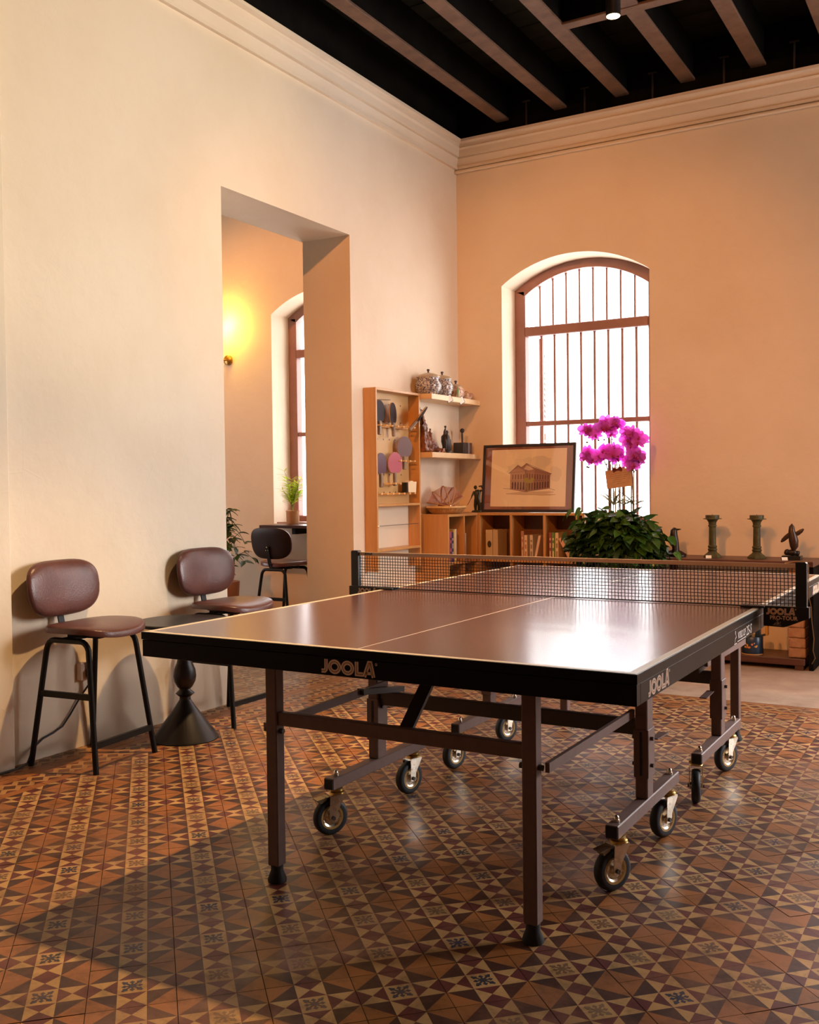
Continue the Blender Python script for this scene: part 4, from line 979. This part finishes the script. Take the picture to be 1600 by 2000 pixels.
# stack of bricks carrying the console end
BRK = mat('rough_brick', (.36, .17, .085), .85, col2=(.50, .28, .15), vscale=18, bump=.8, bscale=35)
lb = ['bottom brick of the stack on the console shelf', 'second brick from the bottom of the stack', 'third brick from the bottom of the stack', 'fourth brick from the bottom of the stack', 'fifth brick from the bottom of the stack', 'sixth brick from the bottom of the stack', 'seventh brick from the bottom of the stack', 'eighth brick from the bottom of the stack', 'topmost brick of the stack under the console top']
for k in range(9):
    m = MB().box(-.052, .052, -.11, .11, 0, .0605, .006); lump(m, .0025, 30, k*3.); zz = min(v[2] for v in m.v); m.v = [(a, b, c-zz) for a, b, c in m.v]
    top = max(v[2] for v in m.v); m.v = [(a, b, c*.0638/top) for a, b, c in m.v]
    o = m.obj('brick', BRK); o.location = (1.125+random.uniform(-.003, .003), 4.615, .0725+.0645*k); o.rotation_euler = (0, 0, random.uniform(-.02, .02)); tag(o, lb[k], 'brick', 'bricks under the console')
def candlestick(label, x, y):
    c = thing('candlestick', label, 'candlestick', (x, y, .6905), 0, 'green bronze candlesticks')
    b = MB().lathe([(.060, .0), (.060, .010), (.048, .022), (.032, .034), (.026, .044)], seg=8).obj('foot', VERDI, c)
    MB().lathe([(.026, .044), (.031, .050), (.031, .058), (.025, .063), (.030, .070), (.030, .078), (.024, .082), (.0225, .20), (.024, .206), (.028, .210), (.028, .216), (.024, .220), (.026, .236), (.036, .252), (.048, .258)], seg=20).obj('column', VERDI, c, 35)
    MB().lathe([(.0, .257), (.060, .257), (.060, .261), (.045, .262), (.045, .284), (.0, .284)], seg=24).obj('pan', VERDI, c, 35); MB().tube([(0, 0, .284), (0, 0, .292)], [.002, .0006], 6).obj('spike', VERDI, c)
candlestick('green bronze column candlestick beside the black bird sculpture', .577, 4.62); candlestick('green bronze column candlestick beside the penguin sculpture', .863, 4.62)
def flatcard(label, x, y, rz):
    c = thing('price_card', label, 'card', (x, y, .6906), rz, 'small white cards'); MB().prism([(-.012, 0), (.012, 0), (.010, .018), (.006, .018)], 0, -.02, .02).obj('holder', PLASTIC, c)
    m = MB().add([(-.018, -.0135, .0008), (.018, -.0135, .0008), (.018, .0055, .0190), (-.018, .0055, .0190)], [(0, 1, 2, 3)]).add([(-.018, -.013, .0006), (.018, -.013, .0006), (.018, .006, .0188), (-.018, .006, .0188)], [(3, 2, 1, 0)]); m.obj('paper', WHITE, c)
flatcard('white card at the foot of the candlestick by the bird', .572, 4.535, radians(15)); flatcard('white card in front of the penguin sculpture', 1.052, 4.525, radians(20))
# black bird sculpture
m = MB(); m.lathe([(.072, 0), (.074, .006), (.068, .016), (.05, .022), (.03, .03)], seg=22, sy=.7)
m.tube([(.0, 0, .018), (.004, 0, .05), (.002, 0, .09), (-.004, 0, .12), (-.008, 0, .15), (-.006, 0, .178), (.0, 0, .196)], [.034, .025, .024, .027, .025, .023, .010], 14)
m.tube([(.0, 0, .185), (.022, 0, .183), (.042, 0, .186)], [.007, .006, .002], 8); m.tube([(-.018, 0, .165), (-.028, 0, .13), (-.028, 0, .105)], [.008, .010, .002], 8)
m.tube([(-.07, -.01, .008), (-.03, 0, .03), (.0, 0, .032), (.04, 0, .026), (.075, .006, .012)], [.008, .013, .016, .012, .006], 8); lump(m, .003, 50)
zz = min(v[2] for v in m.v); m.v = [(a, b, c-zz) for a, b, c in m.v]
o = m.obj('bird_sculpture', BRONZE, None, 60); o.location = (.325, 4.62, .6906); tag(o, 'black bird sculpture with a long beak next to the leafy plant', 'sculpture')
pg = thing('penguin_sculpture', 'brown penguin sculpture with spread wings on a black block', 'sculpture', (1.085, 4.60, .6905))
MB().box(-.058, .058, -.04, .04, 0, .026, .002).obj('plinth', mat('black_stone', (.01, .01, .01), .3), pg)
m = MB(); m.ball((0, 0, .045), .03, s3=(1.2, .9, .7)); m.ball((.03, 0, .040), .018); m.ball((-.03, .0, .048), .02); lump(m, .005, 45); m.v = [(a, b, max(c, .0262)) for a, b, c in m.v]; m.obj('rock', BRONZE, pg, 60)
m = MB(); m.tube([(.008, 0, .060), (.012, 0, .085), (.010, 0, .12), (.004, 0, .155), (-.002, 0, .185), (-.002, 0, .212), (.0, 0, .232)], [.012, .026, .030, .026, .021, .017, .002], 16)
m.tube([(-.014, 0, .165), (-.034, 0, .145), (-.055, 0, .125), (-.068, 0, .112)], [.005, .006, .005, .002], 10, flat=2.5); m.tube([(.016, 0, .160), (.036, 0, .170), (.056, 0, .185), (.070, 0, .198)], [.005, .006, .005, .002], 10, flat=2.5)
m.tube([(.0, -.012, .205), (.012, -.02, .200)], [.005, .001], 6); m.obj('bird', mat('brown_bronze', (.05, .024, .016), .36, metal=.3, var=.3, vscale=25), pg, 60)
# watering can
wc = thing('watering_can', 'dark blue enamel can painted with flowers under the console', 'watering can', (.845, 4.565, .0725))
CANB = mat('blue_enamel', (.014, .035, .075), .3)
MB().lathe([(.066, 0), (.068, .003), (.066, .112), (.063, .116), (.060, .112), (.062, .01), (.0, .006)], seg=32).obj('body', CANB, wc, 40); MB().lathe([(.0665, .0), (.069, .001), (.069, .006), (.0665, .007)], seg=32).obj('base_ring', mat('gold_rim', (.6, .38, .14), .35), wc, 40)
MB().box(.020, .052, -.02, .02, .112, .20, .004).obj('spout_column', CANB, wc); MB().bar((.05, 0, .12), (.082, 0, .13), .03, .012).obj('bracket', CANB, wc); MB().box(.082, .100, -.014, .014, .125, .20, .004).obj('handle', mat('ochre_enamel', (.55, .28, .04), .35), wc)
fm = MB(); rf = random.Random(5)
for k in range(16):
    a = radians(-128+rf.uniform(0, 76)); z = .045+.03*abs(cos(k*1.3))*rf.random()+.012*abs(a+pi/2); r = rf.uniform(.004, .008); col = rf.choice([(.62, .16, .10), (.70, .40, .10), (.70, .45, .36), (.55, .30, .06)])
    cx, cy = .0682*cos(a), .0682*sin(a); t = Vector((-sin(a), cos(a), 0))
    fm.add([(cx+t.x*r*cos(q*pi/3)*1.0+.0012*cos(a), cy+t.y*r*cos(q*pi/3)+.0012*sin(a), z+r*sin(q*pi/3)) for q in range(6)], [tuple(range(6))], 0, col)
fm.obj('painted_flowers', attr_mat('flower_paint', .4), wc)

# ================================================================== PLANTS
LEAF = leaf_mat('glossy_green_leaf', (.040, .105, .014), .22, .25); LEAF2 = leaf_mat('ivy_and_shade_leaf', (.022, .060, .014), .35, .2); PALM = leaf_mat('bright_palm_leaf', (.46, .60, .03), .4, .55); SPIKY = leaf_mat('striped_blade_leaf', (.24, .25, .11), .35, .3)
def leaf_mesh(name, l, w, mt, heart=True, n=7, droop=.25):
    vs = []; fs = []
    for i in range(n+1):
        t = i/n; ww = w*(sin(pi*min(1, t**.6))**.8 if heart else sin(pi*t**.8))*(1-.15*t); z = -droop*l*t*t
        vs += [(-ww/2, l*t, z+.10*w), (0, l*t, z), (ww/2, l*t, z+.10*w)]
    for i in range(n): a = 3*i; fs += [(a, a+1, a+4, a+3), (a+1, a+2, a+5, a+4)]
    mb = MB().add(vs, fs); return mb.mesh(name, mt, 60)
def place_leaf(me, parent, loc, d, roll=0., name='leaf', s=1.):
    o = link(name, me, parent); o.location = loc; d = Vector(d).normalized(); q = d.to_track_quat('Y', 'Z'); o.rotation_mode = 'QUATERNION'; o.rotation_quaternion = q @ Matrix.Rotation(roll, 3, 'Y').to_quaternion(); o.scale = (s, s, s); return o
bush = thing('leafy_pot_plant', 'bushy dark green pot plant in front of the window', 'plant', (.0, 4.36, 0))
MB().lathe([(.0, .0), (.13, .0), (.135, .01), (.165, .30), (.175, .31), (.175, .34), (.150, .34), (.145, .30), (.0, .29)], seg=32).obj('pot', POTTERY, bush, 40)
MB().lathe([(.0, .295), (.145, .302), (.12, .315), (.0, .325)], seg=24).obj('soil', mat('soil', (.03, .018, .012), .95), bush, 60)
lms = [leaf_mesh('leaf', .075*k, .058*k, LEAF, True, 7, .3) for k in (.85, 1.05, 1.25)]
rl = random.Random(21); sm = MB()
for k in range(26):
    a = rl.uniform(0, 2*pi); r = rl.uniform(.02, .24); zt = rl.uniform(.62, 1.02); sm.tube([(.05*cos(a), .05*sin(a), .31), (.5*r*cos(a), .5*r*sin(a), .31+.7*(zt-.31)), (r*cos(a), .7*r*sin(a), zt)], [.006, .005, .002], 6, False)
sm.obj('stems', mat('plant_stem', (.07, .09, .02), .6), bush, 60)
def shell():
    while True:
        a = rl.uniform(0, 2*pi); v = rl.uniform(-.75, 1); rr = sqrt(1-v*v)*rl.uniform(.72, 1.03)
        return Vector((.315*rr*cos(a), .19*rr*sin(a), .79+.235*v*rl.uniform(.9, 1.02)))
for k in range(290):
    p = shell()
    if p.y > .1 and rl.random() < .35: p.y = -p.y
    d = Vector((p.x*1.2, p.y*1.2, (p.z-.80)*.9-.10))+Vector((rl.uniform(-.15, .15), rl.uniform(-.15, .15), rl.uniform(-.18, .10)))
    d.z -= .05; place_leaf(rl.choice(lms), bush, p, d, rl.uniform(-.7, .7), 'leaf', rl.uniform(.8, 1.15))
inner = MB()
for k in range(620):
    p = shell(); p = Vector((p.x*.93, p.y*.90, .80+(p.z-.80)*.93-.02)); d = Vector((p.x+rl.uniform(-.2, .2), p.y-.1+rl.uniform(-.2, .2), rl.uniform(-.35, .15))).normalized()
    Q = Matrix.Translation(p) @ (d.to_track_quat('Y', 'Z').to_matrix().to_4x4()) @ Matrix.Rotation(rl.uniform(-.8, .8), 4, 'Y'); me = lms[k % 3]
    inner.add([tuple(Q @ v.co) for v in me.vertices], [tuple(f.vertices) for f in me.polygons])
inner.obj('inner_foliage', LEAF2, bush, 60)['kind'] = 'stuff'  # inner leaves take the darker green to paint the shade inside the bush
for p in ((-.36, .06, 1.00), (-.32, .03, 1.02), (-.27, .05, 1.03), (-.24, .0, 1.01), (-.33, -.05, .86), (.36, .0, .84), (.40, -.02, .74)): place_leaf(lms[1], bush, p, (p[0], -.2, -.35), rl.uniform(-.4, .4))

orch = thing('orchid', 'magenta orchid with six arching sprays in the window', 'orchid', (-.06, 4.66, 0))
MB().lathe([(.0, .0), (.06, .0), (.065, .006), (.085, .16), (.085, .18), (.075, .18), (.0, .17)], (0, 0, .76), 28).obj('pot', POTTERY, orch, 40)
MB().box(-.10, .10, -.10, .10, .0, .76, .004).obj('pot_stand', DARKWOOD, orch)
PET = leaf_mat('magenta_petal', (.80, .13, .68), .5, .62)
pm2 = PET.node_tree.nodes['Principled BSDF']
LIPM = mat('dark_orchid_lip', (.35, .01, .12), .4); BUD = mat('dark_bud', (.06, .025, .02), .5); STEM = mat('orchid_stem', (.16, .10, .03), .5); STAKE = mat('bamboo_stake', (.45, .25, .08), .5)
def blossom():
    m = MB()
    for ang, l, w in ((90, .046, .034), (212, .046, .032), (328, .046, .032), (20, .050, .060), (160, .050, .060)):
        a = radians(ang); vs = [(0, 0, 0)]; n = 9
        for i in range(n+1):
            t = i/n; q = pi*t; u = l*(.5-.5*cos(pi*min(1, .12+.88*sin(q/1.0)))) if False else l*(.08+.92*sin(q)); s_ = w*.5*-cos(q)*(.55+.6*sin(q))
            vs.append((u*cos(a)-s_*sin(a), -.004-.010*(abs(s_)/w)*2+.006*(u/l), u*sin(a)+s_*cos(a)))
        m.add(vs, [(0, i, i+1) for i in range(1, n+1)])
    m.ball((0, -.010, -.004), .008, 8, 6, 1); m.tube([(0, -.008, -.006), (0, -.020, -.014), (0, -.016, -.024)], [.006, .008, .002], 6, m=1)
    return m.mesh('blossom', [PET, LIPM], 60)
BL = blossom(); ro = random.Random(9)
def spray(pts_c, stem):
    MB().tube(stem, [.0035]*(len(stem)-1)+[.0015], 6).obj('flower_stem', STEM, orch, 60)
    for cx, cz, n, rx, rz in pts_c:
        for k in range(int(n*1.35)):
            a = ro.uniform(0, 2*pi); rr = sqrt(ro.random()); o = link('blossom', BL, orch)
            o.location = (cx+.06+1.12*rx*rr*cos(a), ro.uniform(-.05, .04)-.03, cz+rz*rr*sin(a)); s = ro.uniform(1.0, 1.25); o.scale = (s, s, s)
            o.rotation_euler = (ro.uniform(-.25, .25), ro.uniform(-.4, .4), ro.uniform(-.35, .6))
        for k in range(3): MB().ball((cx+.06+rx*ro.uniform(-1, 1), -.02+ro.uniform(-.02, .02), cz-rz*1.15-ro.uniform(.0, .025)), ro.uniform(.005, .008), 8, 6, s3=(1.2, 1, .9)).obj('bud', BUD, orch, 60)
S = lambda x0, x1, z1, xe, ze: [(x0+.06, 0, .94), (x0+.06, -.005, 1.15), (x1+.06, -.01, z1), ((x1+xe)/2+.06, -.015, max(z1, ze)+.03), (xe+.06, -.02, ze)]
spray([(-.265, 1.565, 7, .055, .045)], S(-.145, -.14, 1.50, -.28, 1.58)); spray([(-.125, 1.59, 10, .065, .055)], S(-.12, -.13, 1.46, -.12, 1.60)); spray([(.025, 1.50, 10, .062, .062)], S(.01, .0, 1.40, .03, 1.52))
spray([(-.262, 1.385, 7, .055, .05)], S(-.15, -.16, 1.30, -.27, 1.40)); spray([(-.128, 1.405, 8, .055, .045)], S(-.08, -.09, 1.30, -.13, 1.42)); spray([(.012, 1.36, 9, .058, .065)], S(.02, .02, 1.25, .01, 1.38))
for x in (-.145, -.11, -.075, -.045, .005, .022): MB().tube([(x+.06, .012, .93), (x+.06+ro.uniform(-.005, .005), .01, 1.33)], .0048, 6).obj('stake', STAKE, orch, 60)
spk = [leaf_mesh('blade_leaf', l, .022, SPIKY, False, 8, .35) for l in (.18, .25)]
for k in range(26):
    a = ro.uniform(0, 2*pi); x = ro.choice((-.05, .10, .02)); place_leaf(ro.choice(spk), orch, (x, -.03+ro.uniform(-.02, .02), 1.04), (cos(a), .6*sin(a), ro.uniform(.25, .8)), ro.uniform(-.3, .3), 'blade_leaf')
tg = thing('gift_card', 'wooden gift card with a dark red bow hanging on the orchid stakes', 'card', (-.068, 4.642, 1.165)); tg.rotation_euler = (0, radians(-7), 0)
MB().box(-.092, .092, -.004, .0, 0, .130, .001).obj('card', mat('kraft_wood_card', (.50, .28, .14), .6, var=.15, vscale=20), tg)
m = MB()
for k, (a, b) in enumerate(((-.055, .060), (-.06, .07), (-.055, .065), (-.05, .05), (-.05, .02), (-.02, .045))): m.stroke([(a, .098-.014*k), (b, .098-.014*k+.002)], .0016, lambda x, y: (x, -.0043, y))
m.obj('handwriting', mat('brown_ink', (.10, .04, .025), .6), tg)
bw = mat('dark_red_ribbon', (.16, .02, .025), .45)
for sx in (-1, 1): MB().add([(0, -.006, .128), (sx*.032, -.010, .150), (sx*.036, -.004, .122), (sx*.030, -.010, .108), (0, -.008, .122)], [(0, 1, 2, 3, 4)]).tube([(0, -.008, .126), (sx*.018, -.016, .137), (sx*.034, -.010, .128)], [.004, .010, .004], 8).obj('bow_loop', bw, tg, 60)
MB().ball((0, -.009, .126), .007, 8, 6).obj('bow_knot', bw, tg, 60)

# ================================================================== ADJOINING ROOM
ct = thing('window_counter', 'dark wood counter board below the far window', 'counter', (-2.5, YB-.16, 0))
MB().box(-.70, .72, -.16, .159, .852, .876, .002).obj('board', mat('counter_dark_wood', (.045, .018, .012), .3, var=.3, vscale=5), ct)
for x in (-.38, .4): MB().box(x-.018, x+.018, -.10, .158, .80, .852).box(x-.018, x+.018, .125, .158, .56, .80).obj('bracket', BLACKM, ct)
pp = thing('potted_palm', 'bright green little palm in a paper wrapped pot on the far counter', 'plant', (-2.985, YB-.13, .8805))
PAP = mat('brown_paper_wrap', (.46, .24, .10), .7, bump=.6, bscale=30)
lump(MB().lathe([(.0, .0), (.050, .0), (.055, .01), (.056, .10), (.060, .115), (.052, .112), (.0, .105)], seg=24), .004, 30).obj('pot_wrap', PAP, pp, 50)
pl = leaf_mesh('frond_leaflet', .085, .013, PALM, False, 5, .2); rpn = random.Random(4); stm = MB()
for k in range(17):
    a = rpn.uniform(0, 2*pi); hgt = rpn.uniform(.14, .31); out = rpn.uniform(.02, .10)
    if k == 0: a, hgt, out = pi*.95, .35, .09
    pts = [Vector((out*cos(a)*t*t, out*sin(a)*t*t*.6, .10+hgt*t)) for t in (0, .3, .6, .85, 1)]; stm.tube(pts, [.003, .003, .002, .002, .001], 5, False)
    for i in range(7):
        t = .45+.55*i/6; c = Vector((out*cos(a)*t*t, out*sin(a)*t*t*.6, .10+hgt*t))
        for s in (-1, 1): place_leaf(pl, pp, c, (s*cos(a+pi/2)+.5*cos(a), s*sin(a+pi/2)+.5*sin(a), rpn.uniform(.2, .9)), 0, 'leaflet')
stm.obj('stalks', mat('palm_stalk', (.18, .26, .03), .5), pp, 60)
iv = thing('trailing_plant', 'dark green leafy plant half hidden behind the doorway edge', 'plant', (-3.62, 4.52, 0))
MB().lathe([(.0, .0), (.12, .0), (.125, .01), (.15, .36), (.15, .38), (.13, .38), (.0, .36)], seg=28).obj('pot', POTTERY, iv, 40)
ivm = leaf_mesh('leaf', .085, .050, LEAF2, False, 6, .35); ri = random.Random(8); sm = MB()
for k in range(20):
    a = ri.uniform(-pi, pi) if k > 5 else ri.uniform(-.7, .3); hgt = ri.uniform(.2, .6); out = ri.uniform(.12, .30); P0 = [Vector((out*t*cos(a), out*t*sin(a)*.7, .36+hgt*sin(t*2.2)/.81*.9)) for t in (0, .25, .5, .75, 1)]
    sm.tube(P0, [.004, .004, .003, .003, .002], 5, False)
    for i, c in enumerate(P0[1:]):
        for s in (-1, 1): place_leaf(ivm, iv, c, (cos(a+s*.9), sin(a+s*.9), ri.uniform(-.6, .3)), ri.uniform(-.5, .5))
sm.obj('stems', MATS['plant_stem'], iv, 60)
sc_ = thing('wall_lamp', 'brass wall lamp glowing yellow in the adjoining room', 'lamp', (-3.80, YB, 2.35))
GB = mat('aged_brass', (.42, .24, .06), .35, metal=.8)
MB().lathe([(.0, -.004), (.045, -.004), (.045, .012), (.03, .02), (.012, .026)], seg=24).tr(Matrix.Translation((.02, -.005, 0)) @ Matrix.Rotation(pi/2, 4, 'X')).obj('wall_plate', GB, sc_, 40)
MB().tube([(.02, -.02, 0), (-.02, -.09, .0), (-.055, -.10, .03), (-.06, -.10, .16)], .008, 8).obj('arm', GB, sc_, 50)
MB().ball((-.06, -.10, .23), .062, 20, 14).obj('globe', glow('lamp_globe', (1.0, .62, .12), 14.0), sc_, 60)
l = bpy.data.lights.new('wall_lamp_light', 'POINT'); l.energy = 14; l.color = (1, .60, .08); l.shadow_soft_size = .06; o = bpy.data.objects.new('wall_lamp_light', l); COL.objects.link(o); o.parent = sc_; o.location = (.03, -.12, .30)

# ---- ceiling spot lamps, with unseen ones added to light the walls
def spot(label, loc, aim, power, col, ang=70, blend=.6, body=True):
    s = thing('ceiling_spot', label, 'lamp', loc, 0, 'ceiling spot lamps')
    m = MB().lathe([(.0385, .03), (.0385, .0), (.042, .0), (.042, .115), (.030, .125), (.0, .126), ], seg=24)
    m.obj('housing', PLASTIC, s, 40); MB().lathe([(.0, .012), (.036, .012), (.036, .0), (.038, .0), (.038, .014), (.0, .016)], seg=24).obj('bulb', glow('lamp_bulb', (1.0, .74, .38), 14.) if 'lamp_bulb' not in MATS else MATS['lamp_bulb'], s, 40)
    MB().tube([(0, 0, .125), (0, 0, ZC-loc[2])], .008, 8).obj('stem', PLASTIC, s)
    l = bpy.data.lights.new('spot_light', 'SPOT'); l.energy = power; l.color = col; l.spot_size = radians(ang); l.spot_blend = blend; l.shadow_soft_size = .05
    o = bpy.data.objects.new('spot_light', l); COL.objects.link(o); o.parent = s; o.location = (0, 0, -.012); o.rotation_euler = (Vector(aim)-Vector(loc)).to_track_quat('-Z', 'Y').to_euler()
WARM = (1.0, .62, .28); AMBER = (1.0, .36, .09)
spot('small black ceiling spot lamp by the cross beam, lit', (.312, 3.445, 3.872), (.3, 3.2, 0), 60, WARM)
spot('small black ceiling spot lamp above the table, outside the view', (.40, 1.80, 3.872), (-.2, .6, 0), 620, WARM, 58)
spot('added unseen spot behind the viewer lighting the doorway', (.25, -1.2, 3.872), (-.6, 4.7, 1.6), 720, AMBER, 46)  # added amber fill for the doorway jamb, no known lamp here
spot('added unseen spot behind the viewer tinting the window wall', (2.15, -1.2, 3.872), (.9, 4.8, 1.5), 480, AMBER, 62)  # made-up amber lamp that turns the back wall orange
spot('added spot outside the view brightening the upper left wall', (2.6, .25, 3.872), (-1.44, 1.1, 3.3), 330, (1.0, .74, .32), 50)  # invented yellow wash to lift the upper left wall
spot('added unseen spot warming the adjoining room', (-3.3, 2.2, 3.872), (-3.4, 4.8, 1.9), 330, AMBER, 75)  # extra amber source, put in to warm the far wall
spot('ceiling spot lamp outside the view right of the table', (2.6, 1.3, 3.872), (2.42, .42, 0), 190, WARM, 30)
